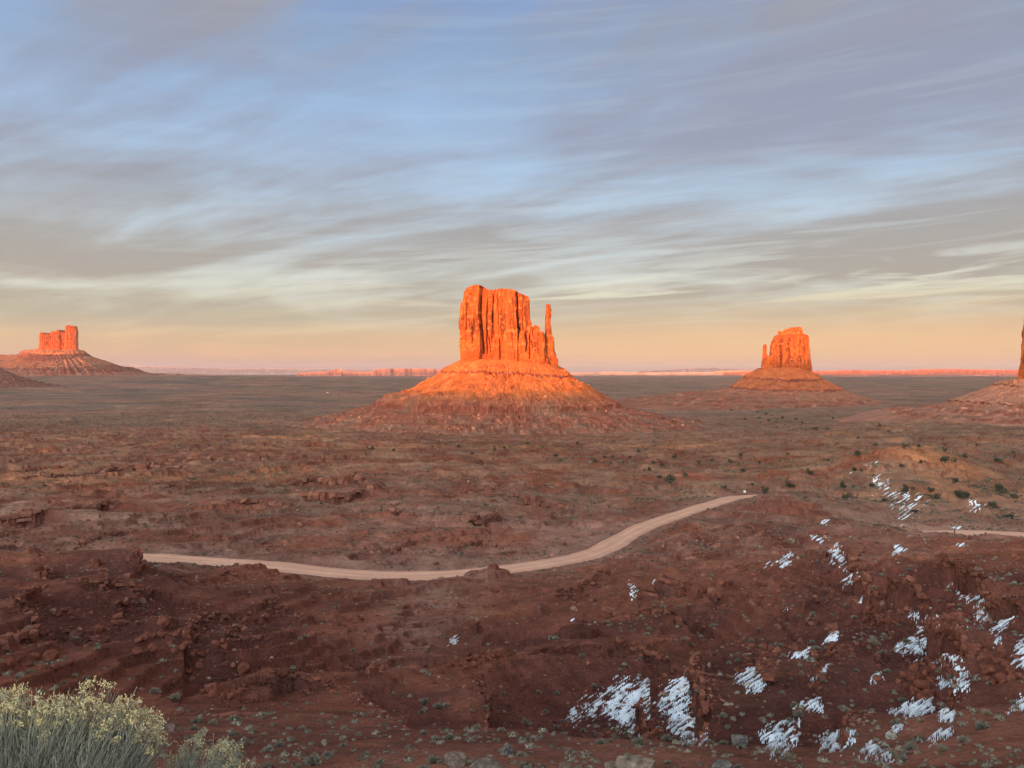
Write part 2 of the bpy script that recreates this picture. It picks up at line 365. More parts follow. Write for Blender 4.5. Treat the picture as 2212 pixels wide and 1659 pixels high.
# ledges of hard rock: (points along the lip, drop in metres, side the drop faces)
LEDGES = [
 ([(1821,1176),(1851,1232),(1875,1253),(1941,1266),(1975,1283),(2015,1315),(2028,1350)], 2.5, 'left'),
 ([(1988,1372),(2048,1405),(2071,1435),(2091,1468),(2091,1490)], 2.8, 'left'),
 ([(2008,1222),(2055,1232),(2108,1252),(2138,1282),(2150,1325),(2230,1345)], 2.3, 'left'),
 ([(1568,1139),(1648,1162),(1708,1179)], 3.2, 'below'),
 ([(1575,1236),(1661,1259),(1695,1276)], 3.0, 'below'),
 ([(1708,1328),(1760,1335),(1812,1353)], 2.4, 'below'),
 ([(1880,1262),(1900,1300),(1930,1330)], 1.2, 'left'),
 ([(1475,1448),(1501,1475),(1518,1562),(1527,1597)], 2.3, 'left'),
 ([(1635,1442),(1646,1475),(1653,1497)], 2.0, 'left'),
 ([(1768,1500),(1776,1540)], 1.2, 'left'),
 ([(2004,1495),(2056,1520),(2061,1562)], 1.3, 'left'),
 ([(1725,1560),(1711,1612)], .9, 'left'),
 ([(1843,1575),(1841,1618)], .9, 'left'),
 ([(1386,1480),(1393,1520),(1397,1578)], 2.0, 'left'),
 ([(1304,1308),(1354,1335),(1424,1342),(1472,1373)], 2.8, 'below'),
 ([(1384,1278),(1475,1283),(1530,1290)], 2.6, 'below'),
 ([(1200,1290),(1270,1262),(1330,1240)], 1.2, 'below'),
 ([(737,1475),(777,1495),(814,1515),(854,1548),(890,1572)], .9, 'right'),
 ([(560,1470),(640,1468),(740,1478)], 1.1, 'below'),
 ([(1004,1458),(1037,1478),(1052,1518)], 1.6, 'right'),
 ([(800,1464),(840,1440),(850,1425)], 1.0, 'below'),
 ([(120,1262),(80,1280),(47,1298),(43,1322),(67,1352),(60,1375),(7,1395)], 2.6, 'right'),
 ([(150,1262),(250,1270),(320,1282),(300,1300),(240,1330)], 1.6, 'right'),
 ([(120,1345),(200,1352),(260,1372)], 1.0, 'below'),
 ([(423,1300),(413,1348),(398,1388),(330,1372)], 1.6, 'right'),
 ([(523,1336),(493,1374)], 1.2, 'right'),
 ([(560,1300),(600,1310),(640,1318)], 1.2, 'below'),
 ([(276,1192),(298,1208),(288,1230),(268,1250)], 3.2, 'right'),
 ([(80,1232),(105,1240),(100,1255)], 1.6, 'right'),
 ([(190,1215),(215,1225),(235,1245)], 1.4, 'right'),
 ([(-60,1128),(0,1127),(87,1119),(140,1107),(257,1085)], 5.0, 'below'),
 ([(153,1182),(217,1160),(290,1140)], 1.2, 'below'),
 ([(640,1072),(700,1074),(745,1078),(782,1058)], 6.5, 'below'),
 ([(760,1030),(800,1050),(800,1062)], 3.5, 'below'),
 ([(826,1107),(877,1095)], 3.5, 'below'),
 ([(1005,1130),(1040,1124),(1086,1114)], 5.5, 'below'),
 ([(1114,1066),(1150,1080),(1190,1096),(1240,1090)], 3.5, 'below'),
 ([(950,1070),(1010,1062),(1080,1066)], 2.5, 'below'),
 ([(960,1200),(1000,1180),(1040,1165)], 1.3, 'below'),
 ([(740,1200),(830,1186),(900,1170)], 1.5, 'below'),
 ([(470,1090),(560,1082),(640,1090)], 3.0, 'below'),
 ([(0,1030),(120,1024),(260,1012),(420,1008)], 4.0, 'below'),
 ([(300,985),(480,990),(620,982)], 4.0, 'below'),
 ([(560,1050),(680,1036),(760,1040)], 3.5, 'below'),
 ([(1480,1150),(1510,1165),(1560,1180)], 1.2, 'below'),
 ([(1590,1300),(1640,1322),(1700,1330)], 2.2, 'below'),
 ([(1300,1400),(1400,1420),(1475,1448)], 1.6, 'below'),
 ([(1640,1430),(1700,1440),(1760,1462)], 1.6, 'below'),
 ([(1790,1415),(1840,1425),(1900,1450)], 1.5, 'below'),
 ([(1730,1250),(1790,1262),(1850,1275)], 2.0, 'below'),
 ([(1440,1205),(1500,1200),(1560,1212)], 1.2, 'below'),
]
# bold forms: sharp-crested spurs, rounded hollows, the dark hollow under the left hill and the ravine in the middle
def px_plan(px, d): return (px-CX)/F*d, d
amp = np.interp(RAD, [32, 45, 90, 130, 165, 205], [0, .9, 2.3, 2.0, .8, 0])*(1-.75*sstep(30, 80, X)*sstep(140, 180, RAD))
w2x = fbm(X/38, Y/38, 170, 3)*9; w2y = fbm(X/38, Y/38, 174, 3)*9
rA = ridged((X-.36*Y+w2x)/25, (Y+.3*X+w2y)/70, 176, 2, .45)
rB = ridged((X-.3*Y+w2x*.6)/12, (Y+w2y*.6)/20, 180, 2, .45)
amp = amp*(1+.25*sstep(5, 35, X))*(1-.8*sstep(25, 60, X)*sstep(115, 150, RAD))*(1-.75*sstep(-45, -75, X)*sstep(100, 130, RAD))
Z = Z + amp*((rA-.35)*1.25 + (rB-.35)*.26)
Z = Z + np.interp(RAD, [26, 45, 90, 200, 232], [0, .08, .13, .18, 0])*(ridged((X+w2x*.3)/5.2, (Y+w2y*.3)/7.5, 184, 2, .5)-.3)
def dent(px, d, rx, ry, h):
    global Z
    x0, y0 = px_plan(px, d); Z = Z + h*np.exp(-(((X-x0)/rx)**2+((Y-y0)/ry)**2))
for a_ in [(160, 96, 17, 14, -5.5), (330, 112, 12, 14, -3.5), (30, 100, 10, 16, 2.5), (300, 150, 9, 8, .8), (200, 120, 12, 9, -1.5), (60, 135, 14, 9, -1.5), (430, 125, 10, 18, -3.0), (900, 92, 16, 12, -3.0), (620, 72, 11, 10, 1.8), (560, 46, 6, 6, 1.0), (700, 50, 7, 6, 1.4),
           (1060, 212, 6, 5, 3.0), (1500, 285, 9, 7, 2.6), (560, 215, 6, 5, 2.0), (330, 175, 9, 22, -2.6), (1950, 540, 34, 46, 3.0), (2080, 275, 70, 45, -4.0), (1330, 150, 16, 10, 3.0), (1230, 118, 18, 10, -2.5), (1480, 62, 6, 9, 2.0), (1330, 58, 6, 10, -2.0), (1430, 60, 4, 9, -1.6), (1640, 52, 5, 8, -1.2), (1700, 48, 7, 6, 1.2)]: dent(*a_)
Z = Z - 2.2*np.exp(-(((X+14+.055*(Y-90))/(4+.06*np.clip(Y-90, 0, 150)))**2))*sstep(62, 85, Y)*(1-sstep(180, 215, Y))
Z0 = Z.copy()
LEDGE_LOW = np.zeros(Z.shape, np.float32)               # broken rock gathers below a lip
LIP = np.zeros(Z.shape, np.float32)                     # bare rock of the lip itself
LEE = np.zeros(Z.shape, np.float32); CREST = np.zeros(Z.shape, np.float32)   # lee sides: maroon soil with their shade put into the colour; tops paler
def ledge(pts, h, side):
    global Z
    p = plan(pts, Z0); dm = p[:, 1].mean()
    seg = np.hypot(*np.diff(p, axis=0).T); tot = seg.sum(); reach = 14 + dm*.12 + h*3
    r0 = np.searchsorted(ROWS, max(9, p[:, 1].min()-reach)); r1 = np.searchsorted(ROWS, p[:, 1].max()+reach)
    pc = p[:, 0]/p[:, 1]*F+CX; mg = reach/p[:, 1].min()*F
    c0, c1 = np.searchsorted(ncol_front, pc.min()-mg), np.searchsorted(ncol_front, pc.max()+mg)
    sl = (slice(r0, r1), slice(c0, c1)); x = X[sl]; y = Y[sl]
    if x.size == 0: return
    jag = perlin(x/4.5, y/4.5, 80)*1.0 + perlin(x/1.6, y/1.6, 81)*.5
    sc = min(1.0, dm/90); sc = max(sc, .45)
    best = np.full(x.shape, 1e9); sd = np.zeros(x.shape); ta = np.zeros(x.shape); acc = 0
    low = {'left': (-1, 0), 'right': (1, 0), 'below': (0, -1)}[side]
    for k in range(len(p)-1):
        a, b = p[k], p[k+1]; v = b-a; L = max(np.hypot(*v), 1e-3)
        t = np.clip(((x-a[0])*v[0]+(y-a[1])*v[1])/L**2, 0, 1)
        dx = x-a[0]-t*v[0]; dy = y-a[1]-t*v[1]; dd = np.hypot(dx, dy)
        nrm = np.array([-v[1], v[0]])/L
        sg = np.sign(nrm @ np.array(low)) or 1
        s_ = (dx*nrm[0]+dy*nrm[1])*sg
        m = dd < best; best = np.where(m, dd, best); sd = np.where(m, np.where(np.abs(s_) > .02*dd, np.sign(s_), -1)*dd, sd); ta = np.where(m, acc+t*L, ta); acc += L
    sd = sd + jag*sc*1.2*max(1, dm/260)
    end = sstep(0, .12*tot+.5, ta)*sstep(0, .12*tot+.5, tot-ta)
    end = end*(.65+.5*perlin(ta/(.2*tot+4)+dm, sd*0, 82))
    w = .14*max(1, dm/110); Lh = 6+h*3.0; Ll = 5+h*2.6
    blend = sstep(-w, w, sd); hi = .5*np.exp(-np.abs(sd)/Lh); lo = -.62*np.exp(-np.abs(sd)/Ll)
    Z[sl] += 1.35*h*end*lerp(hi, lo, blend)
    wob = .75+.5*perlin(x/6, y/6, 84)
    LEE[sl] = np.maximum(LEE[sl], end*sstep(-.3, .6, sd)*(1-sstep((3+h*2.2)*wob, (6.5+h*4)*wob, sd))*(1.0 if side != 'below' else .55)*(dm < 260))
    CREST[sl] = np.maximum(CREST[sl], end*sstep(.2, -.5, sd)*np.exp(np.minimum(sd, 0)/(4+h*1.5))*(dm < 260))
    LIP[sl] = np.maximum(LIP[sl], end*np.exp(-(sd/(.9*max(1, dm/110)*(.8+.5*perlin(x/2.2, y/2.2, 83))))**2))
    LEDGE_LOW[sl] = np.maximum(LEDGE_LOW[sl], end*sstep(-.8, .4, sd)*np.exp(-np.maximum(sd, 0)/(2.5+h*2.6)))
for l_ in LEDGES: ledge(*l_)

# thin hard beds: the slope climbs in small steps
hard = sstep(-.30, .2, fbm(X/75, Y/75, 90, 3))*sstep(15, 60, RAD)*(1-sstep(1500, 2200, RAD))
stepm = np.interp(RAD, [14, 30, 80, 200, 500, 1500], [.28, .55, 1.1, 1.9, 4.0, 6.0])
zq = Z + fbm(X/40, Y/40, 94, 3)*1.6*np.interp(RAD, [14, 30, 300, 900], [.3, .5, 1, 2.5])
q = zq/stepm; fr = q-np.floor(q)
STEPF = sstep(.72, .86, fr)*(1-sstep(.9, 1.0, fr))*hard
Z = Z + hard*.85*stepm*(sstep(.66, .92, fr)-fr)

# the graded road: centre line, levelled into the slope
ROADS = [[(180,1203),(300,1203),(450,1212),(600,1224),(750,1240),(850,1245),(950,1243),(1060,1234),(1180,1218),(1260,1203),(1310,1184),(1345,1162),(1390,1138),(1450,1117),(1530,1091),(1585,1075),(1640,1071),(1710,1071)],
         [(1840,1165),(1900,1158),(1980,1153),(2060,1151),(2130,1151),(2212,1155),(2330,1160),(2450,1164)]]
ROADD = [[268,258,249.5,241,232,228.5,229.5,236,248,262,278,300,323,351,387,420,440,452], [318,326,331,335.5,334,327,320,314]]
ROADW = 5.3
def smooth_line(px, d, n):
    px = np.array(px, float); d = np.array(d, float)
    P = np.stack([(px[:, 0]-CX)/F*d, d, -(px[:, 1]-HY)/F*d], 1)
    t = np.concatenate([[0], np.cumsum(np.hypot(*np.diff(P[:, :2], axis=0).T))]); tt = np.linspace(0, t[-1], n)
    Q = np.stack([np.interp(tt, t, P[:, k]) for k in range(3)], 1)
    for _ in range(n//22):
        Q[1:-1] = .25*Q[:-2]+.5*Q[1:-1]+.25*Q[2:]
    return Q
ROADL = [smooth_line(r, d, 240) for r, d in zip(ROADS, ROADD)]
ROADDIST = np.full(Z.shape, 1e3, np.float32)
for Q in ROADL:
    r0, r1 = np.searchsorted(ROWS, Q[:, 1].min()-30), np.searchsorted(ROWS, Q[:, 1].max()+30)
    sl = (slice(r0, r1), FX); x = X[sl]; y = Y[sl]; best = np.full(x.shape, 1e9); zr = np.zeros(x.shape)
    for k in range(0, len(Q), 2):
        dd = (x-Q[k, 0])**2+(y-Q[k, 1])**2; m = dd < best; best = np.where(m, dd, best); zr = np.where(m, Q[k, 2], zr)
    best = np.sqrt(best); ROADDIST[sl] = np.minimum(ROADDIST[sl], best)
    wgt = 1-sstep(ROADW+1.2, ROADW+13, best+perlin(x/9, y/9, 97)*2.0)
    Z[sl] = lerp(Z[sl], zr-.05, wgt)
    # low shoulder of pushed-up earth
    Z[sl] += .45*np.exp(-((best-ROADW-1.3)/.8)**2)*(.5+.8*np.clip(perlin(x/3.1, y/3.1, 98)+.3, 0, 1))

# small relief: stones, ruts, tussocks
rd = sstep(ROADW, ROADW+2, ROADDIST)
nb = RAD < 380; sl = slice(0, np.searchsorted(ROWS, 380)); x = X[sl]; y = Y[sl]; r_ = RAD[sl]
a_ = np.interp(r_, [5, 15, 40, 120, 380], [.05, .13, .20, .30, .5])
rough = fbm(x/3.2, y/3.2, 100, 3, .6) + .5*fbm(x/.8, y/.8, 104, 2)*(r_ < 90)
wd, wv = worley(x/1.7, y/1.7, 110)
scree = np.clip(LEDGE_LOW[sl]*1.1 + .5*sstep(.1, .5, fbm(x/28, y/28, 112, 3)), 0, 1)*sstep(28, 50, r_)
LB = worley(x/2.6, y/2.6, 114)[0]
Z[sl] += np.clip(LIP[sl], 0, 1)*np.clip(.55-LB, -.2, .5)*1.5*np.interp(r_, [20, 100, 300], [.25, .6, 1.3])
stones = np.clip(.42-wd, 0, 1)*2.0*(wv > .45)*scree
Z[sl] += rd[sl]*(rough*a_*.40 + stones*np.interp(r_, [20, 100, 300], [.25, .5, .7])*.55)
sl2 = slice(np.searchsorted(ROWS, 300), np.searchsorted(ROWS, 2200)); x = X[sl2]; y = Y[sl2]
Z[sl2] += rd[sl2]*fbm(x/9, y/9, 120, 3, .6)*np.interp(RAD[sl2], [300, 500, 2200], [.25, .8, 1.2])

ROWPIX = HY - F*Z/np.maximum(D, .01)
runmin = np.minimum.accumulate(np.where(D > 2.5, ROWPIX, 1e6), 0)
VIS = (ROWPIX <= runmin+.01); VIS[:, NF:] = False

# soil colours
gx = np.gradient(Z, axis=1)/np.maximum(np.hypot(np.gradient(X, axis=1), np.gradient(Y, axis=1)), 1e-3)
gy = np.gradient(Z, axis=0)/np.maximum(np.gradient(RAD, axis=0), 1e-3)
STEEP = np.hypot(gx, gy)
nA = fbm(X/46, Y/46, 130, 4); nB = fbm(X/11, Y/11, 135, 4); nC = fbm(X/220, Y/160, 140, 4); nD = fbm(X/900, Y/500, 145, 4)
red = np.array((.235, .075, .043)); maroon = np.array((.150, .048, .034)); rust = np.array((.33, .115, .055))
pink = np.array((.33, .165, .115)); tan = np.array((.34, .20, .13)); sageg = np.array((.205, .150, .108)); orange = np.array((.42, .185, .095)); plaing = np.array((.27, .165, .122))
C = np.broadcast_to(red, Z.shape+(3,)).copy()
C = mixc(C, maroon, np.clip(.5+1.0*nA, 0, 1)*.75)
C = mixc(C, rust, np.clip(1.5*nB-.1, 0, 1)*.45)
C = mixc(C, np.array((.29, .092, .046)), sstep(0, 30, X)*sstep(60, 85, RAD)*(1-sstep(190, 240, RAD))*np.clip(.5+nA*.6+nB*.4, 0, 1)*.7)
pk = sstep(165, 250, RAD+nA*45)
C = mixc(C, pink, pk*np.clip(.45+nB*.5+nA*.6, 0, 1)*.8)
C = mixc(C, np.array((.37, .150, .098)), sstep(34, 22, RAD)*np.clip(.55+nB*.8, 0, 1)*.8)
damp_shade = np.zeros(Z.shape)  # hollows and snow edges: damp maroon soil, with shade put into its colour
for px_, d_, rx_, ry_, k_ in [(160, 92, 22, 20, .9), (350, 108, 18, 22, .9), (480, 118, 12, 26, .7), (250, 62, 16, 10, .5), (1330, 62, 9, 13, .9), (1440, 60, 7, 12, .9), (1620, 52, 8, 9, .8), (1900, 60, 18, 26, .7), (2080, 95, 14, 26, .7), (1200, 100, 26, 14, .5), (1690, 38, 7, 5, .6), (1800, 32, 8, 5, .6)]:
    x_, y_ = px_plan(px_, d_); damp_shade = np.maximum(damp_shade, k_*np.exp(-(((X-x_)/rx_)**2+((Y-y_)/ry_)**2)))
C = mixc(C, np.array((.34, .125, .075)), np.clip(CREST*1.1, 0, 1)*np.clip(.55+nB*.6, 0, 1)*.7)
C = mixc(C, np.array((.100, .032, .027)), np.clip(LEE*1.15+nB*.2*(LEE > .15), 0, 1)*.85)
C = mixc(C, np.array((.105, .034, .027)), np.clip(damp_shade*1.1+nB*.25*(damp_shade > .1), 0, .8))
ch = np.exp(-(((X+14+.055*(Y-90)+fbm(Y/18, Y*0+.3, 186, 2)*2.5)/(3.5+.085*np.clip(Y-90, 0, 150)))**2))*sstep(70, 110, Y)*(1-sstep(215, 240, Y))     # the sandy wash that climbs to the road
C = mixc(C, pink, ch*np.clip(.75+nB*.8, 0, 1)*.85)
veg = np.clip(.15+sstep(-150, 500, X-.1*Y)*.55 + nC*.9, 0, 1)*sstep(330, 520, RAD)
VEG = np.clip(veg + sstep(900, 2200, RAD)*(.55+nD), 0, 1)*(1-.8*sstep(.35, .7, STEEP))
C = mixc(C, tan, sstep(300, 480, RAD)*np.clip(.25+nA*.8+.4*sstep(0, 300, X), 0, 1)*.7)
C = mixc(C, sageg, VEG*np.clip(.55+nB*.5, .1, 1)*.8)
C = mixc(C, orange, sstep(.28, .6, nC+.35*nA)*sstep(380, 560, RAD)*(1-sstep(1200, 1700, RAD))*.7)
C = mixc(C, plaing, sstep(1300, 3200, RAD)*.8*np.clip(.8+nD*.8, 0, 1))
nE = fbm(X/260, Y/120, 146, 4)
C *= (1+.30*np.clip(nE, -1, 1)*sstep(1500, 3500, RAD))[..., None]
C = mixc(C, np.array((.15, .115, .096)), sstep(.0, .55, nD+.2*nC)*sstep(1800, 3200, RAD)*.75)
C = mixc(C, np.array((.30, .17, .13)), sstep(.15, .5, -nD+.25*nC)*sstep(1600, 2600, RAD)*.6)
mound = np.exp(-(((X-290)/26)**2+((Y-555)/48)**2))
C = mixc(C, orange*1.05, np.clip(mound*2.2, 0, 1)*.95)
rockm = np.clip(sstep(.75, 1.5, STEEP)*.8 + STEPF*.5 + LIP*.7, 0, 1)*sstep(25, 40, RAD)*(1-sstep(1500, 2500, RAD))
C = mixc(C, maroon*1.08, rockm*.8)
C = mixc(C, np.array((.115, .036, .026)), np.clip(LIP*1.2, 0, 1)*np.clip(perlin(X/1.3, Y/1.3, 151)+.35, 0, 1)*.8)
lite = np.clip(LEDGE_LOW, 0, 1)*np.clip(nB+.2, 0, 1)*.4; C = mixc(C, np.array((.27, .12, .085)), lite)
verge = np.exp(-((ROADDIST-ROADW-3)/5)**2); C = mixc(C, pink, np.clip(verge, 0, 1)*.55)
C = C*lerp(np.ones(3), np.array((.90, .77, .68)), sstep(300, 600, RAD)[..., None])
C *= (1+.18*np.clip(fbm(X/3.5, Y/3.5, 150, 3), -1, 1)*sstep(500, 200, RAD))[..., None]
TER_V = np.stack([X, Y, Z], -1)
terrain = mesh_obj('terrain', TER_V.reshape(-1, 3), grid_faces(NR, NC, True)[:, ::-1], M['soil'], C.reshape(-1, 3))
tag(terrain, kind='structure')

def ground(px, py):
    """where the picture point (px, py) meets the finished ground"""
    i, j = hit_depth(Z, px, py); return float(X[i, j]), float(Y[i, j]), float(Z[i, j])
def ground_at(x, y):
    j = np.clip(np.searchsorted(ncol_front, x/y*F+CX), 1, NF-1); i = np.clip(np.searchsorted(ROWS, y), 1, NR-1)
    u = (y-ROWS[i-1])/(ROWS[i]-ROWS[i-1]); c = x/y*F+CX; v = np.clip((c-ncol_front[j-1])/(ncol_front[j]-ncol_front[j-1]), 0, 1)
    return (Z[i-1, j-1]*(1-v)+Z[i-1, j]*v)*(1-u) + (Z[i, j-1]*(1-v)+Z[i, j]*v)*u

# road surface, a few centimetres above its bed
def road_mesh(name, Q):
    T = np.gradient(Q[:, :2], axis=0); T /= np.hypot(T[:, 0], T[:, 1])[:, None]; Nn = np.stack([T[:, 1], -T[:, 0]], 1)
    cs = np.linspace(-1, 1, 25); n = len(Q); s_ = np.arange(n)
    V = np.zeros((n, 25, 3)); ew = ROADW*(1+.10*perlin(s_/9., s_*0+.5, 160)+.07*perlin(s_/2.3, s_*0+.5, 162))
    for k, c in enumerate(cs):
        V[:, k, :2] = Q[:, :2] + Nn*(c*ew)[:, None]; V[:, k, 2] = Q[:, 2] + .10 + .10*(1-c*c)
    V[:, 0, 2] -= .3; V[:, -1, 2] -= .3
    c_ = np.broadcast_to(np.array((.64, .325, .215)), (n, 25, 3)).copy()
    rut = np.exp(-((np.abs(cs)-.35)/.13)**2)*.16; c_ *= (1+rut-.12*np.abs(cs)**4)[None, :, None]
    c_ *= (1+.10*perlin(s_[:, None]/14., cs[None]*1.5, 161))[..., None]
    return tag(mesh_obj(name, V.reshape(-1, 3), grid_faces(n, 25), M['road'], c_.reshape(-1, 3)), kind='structure')
road_mesh('dirt_road', ROADL[0]); road_mesh('dirt_road', ROADL[1])

# ---------------------------------------------------------------- buttes: walls of rock wrapped round their plan, standing on talus
ROCK = np.array((.48, .104, .024)); VARN = np.array((.19, .040, .014)); PALE = np.array((.64, .20, .058)); RUST = np.array((.40, .080, .022))
def wall(name, parent, dist, left, right, top, bottom, depth, nu, nv, blocks=(), cracks=(), seed=0, flute=1.0, strata=1.0, yoff=0., n=4.0, capr=8, tint=1.0, mat='cliff', turn=0.):
    """left/right: outline (column,row) from bottom to top; top: skyline (column,row); bottom: row of the foot;
    blocks: (column, metres the wall stands forward from there on); cracks: ([(column,row)..], width px, depth m)"""
    k = dist/F
    L_ = np.array(sorted(left, key=lambda p: -p[1]), float); R_ = np.array(sorted(right, key=lambda p: -p[1]), float); T_ = np.array(sorted(top), float)
    th = np.linspace(0, 2*np.pi, 4001)
    ex, ey = np.sign(np.cos(th))*np.abs(np.cos(th))**(2/n), np.sign(np.sin(th))*np.abs(np.sin(th))**(2/n)
    wpx = (np.interp(bottom-10, L_[::-1, 1], L_[::-1, 0]), np.interp(bottom-10, R_[::-1, 1], R_[::-1, 0])); hw0 = (wpx[1]-wpx[0])/2*k
    s = np.concatenate([[0], np.cumsum(np.hypot(np.diff(ex)*hw0, np.diff(ey)*depth/2))])
    tt = np.interp(np.linspace(0, s[-1], nu+1)[:-1], s, th)
    ux = np.sign(np.cos(tt))*np.abs(np.cos(tt))**(2/n); uy = np.sign(np.sin(tt))*np.abs(np.sin(tt))**(2/n)
    v = np.linspace(0, 1, nv)[:, None]
    cx0 = (L_[:, 0].mean()+R_[:, 0].mean())/2
    col = cx0 + ux*(wpx[1]-wpx[0])/2
    for _ in range(3):
        tr = np.interp(col, T_[:, 0], T_[:, 1])[None] + 0*v
        row = bottom + v*(tr-bottom)
        xl = np.interp(-row, -L_[:, 1], L_[:, 0]); xr = np.interp(-row, -R_[:, 1], R_[:, 0])
        colg = (xl+xr)/2 + ux*(xr-xl)/2
        col = colg[-1]
    x = (colg-CX)*k; z = (HY-row)*k; y = np.broadcast_to(uy*depth/2, x.shape)
    # outward normals in plan
    dx = np.roll(x, -1, 1)-np.roll(x, 1, 1); dy = np.roll(y, -1, 1)-np.roll(y, 1, 1); l = np.hypot(dx, dy)+1e-6
    nx, ny = dy/l, -dx/l
    frontm = sstep(.15, .6, -ny)
    arc = np.interp(np.arange(nu), [0, nu], [0, s[-1]])[None] + 0*z
    h = z-z.min(); Ht = h.max()
    # columns and joints
    bend = fbm(arc/40, z/60, seed, 2)*5
    c1 = ridged((arc+bend)/22+seed, z/160, seed+3, 2); c2 = ridged((arc+bend*.5)/8.5, z/70, seed+6, 2); c3 = ridged(arc/3.6, z/28, seed+9, 2)
    blocky = np.floor(fbm((arc+bend)/16, z/48, seed+12, 2)*3+.5)/3 + .7*np.floor(fbm((arc+bend)/7, z/22, seed+14, 2)*2.5+.5)/2.5
    disp = flute*(-1.6*np.clip(c1-.55, 0, 2)**1.2*2.2 - 1.3*np.clip(c2-.35, 0, 2) - .95*np.clip(c3-.2, 0, 2) + blocky*2.0)
    # thin beds near the foot and the rim
    footm = 1-sstep(.10, .24, h/Ht); rimm = sstep(.80, .92, h/Ht)
    beds = perlin(z/2.3, arc/90, seed+15)+.6*perlin(z/1.1, arc/60, seed+16)
    disp = disp + strata*(beds*(.25+.9*rimm+.7*footm) + footm*(1-h/Ht/.24)*2.0 - rimm*1.4*np.clip(perlin(z/5.5, arc/150, seed+17)+.2, 0, 1))
    disp = disp + fbm(arc/3., z/3., seed+20, 3)*.45*flute
    pc = colg + fbm(z/18, arc/30, seed+22, 2)*1.2
    if blocks:
        off = np.zeros_like(z); w_ = 1.1
        bl = sorted(blocks)
        off += bl[0][1]
        for (a, va), (b, vb) in zip(bl[:-1], bl[1:]): off += (vb-va)*sstep(b-w_, b+w_, pc)
        disp = disp + off*frontm
    shade_c = np.zeros_like(z)
    for pts, wd_, dp in cracks:
        q = np.array(sorted(pts, key=lambda p: p[1]), float)
        cc = np.interp(row, q[:, 1], q[:, 0]); en = sstep(q[0, 1]-4, q[0, 1]+2, row)*(1-sstep(q[-1, 1]-2, q[-1, 1]+6, row))
        disp = disp - 1.8*dp*np.exp(-np.abs((pc-cc)/wd_)**3)*en*frontm
    # keep the skyline outline: little displacement at the silhouettes
    disp = disp*(.35+.65*np.abs(ny)**.5)
    x = x + nx*disp; y = y + ny*disp
    topj = fbm(arc/7, z*0+seed, seed+25, 3)*1.2*min(1, Ht/80); z = z + topj*sstep(.9, 1, h/Ht)
    col_ = np.broadcast_to(ROCK, z.shape+(3,)).copy()
    st = np.clip(fbm(arc/9, z/70, seed+30, 4)*1.8+.25, 0, 1)*sstep(.10, .3, h/Ht)*(1-.6*rimm)
    col_ = mixc(col_, VARN, st*.9)
    col_ = mixc(col_, PALE, np.clip(fbm(arc/12, z/10, seed+34, 4)*1.8-.35, 0, 1)*.8)
    col_ = mixc(col_, RUST, np.clip(footm+rimm*.7, 0, 1)*.6)
    col_ = mixc(col_, VARN, (np.abs(perlin(z/1.6, arc/200, seed+38)) < .10)*(.2+.5*np.clip(rimm+footm, 0, 1)))
    col_ *= tint
    V = [np.stack([x, y, z], -1)]; CC = [col_]; cxm, cym = x[-1].mean(), y[-1].mean()
    for r in np.linspace(1, 0, capr+1)[1:]:
        xx = cxm+(x[-1]-cxm)*r; yy = cym+(y[-1]-cym)*r
        pr = np.interp(CX+xx/k, T_[:, 0], T_[:, 1])
        zz = (HY-pr)*k + fbm(xx/9, yy/9, seed+26, 3)*1.6*min(1, Ht/80) - .4
        V.append(np.stack([xx, yy, zz], -1)[None]); CC.append((col_[-1:]*.9))
    V = np.concatenate(V); CC = np.concatenate(CC)
    V[..., 1] += dist+yoff
    if turn:
        a = turn; mx = cxm; my = dist+yoff; X_, Y_ = V[..., 0]-mx, V[..., 1]-my
        V[..., 0], V[..., 1] = mx+X_*math.cos(a)-Y_*math.sin(a), my+X_*math.sin(a)+Y_*math.cos(a)
    loc = np.array(parent.location) if parent else 0
    return mesh_obj(name, (V-loc).reshape(-1, 3), grid_faces(len(V), nu, True), M[mat], CC.reshape(-1, 3), parent, smooth=False)

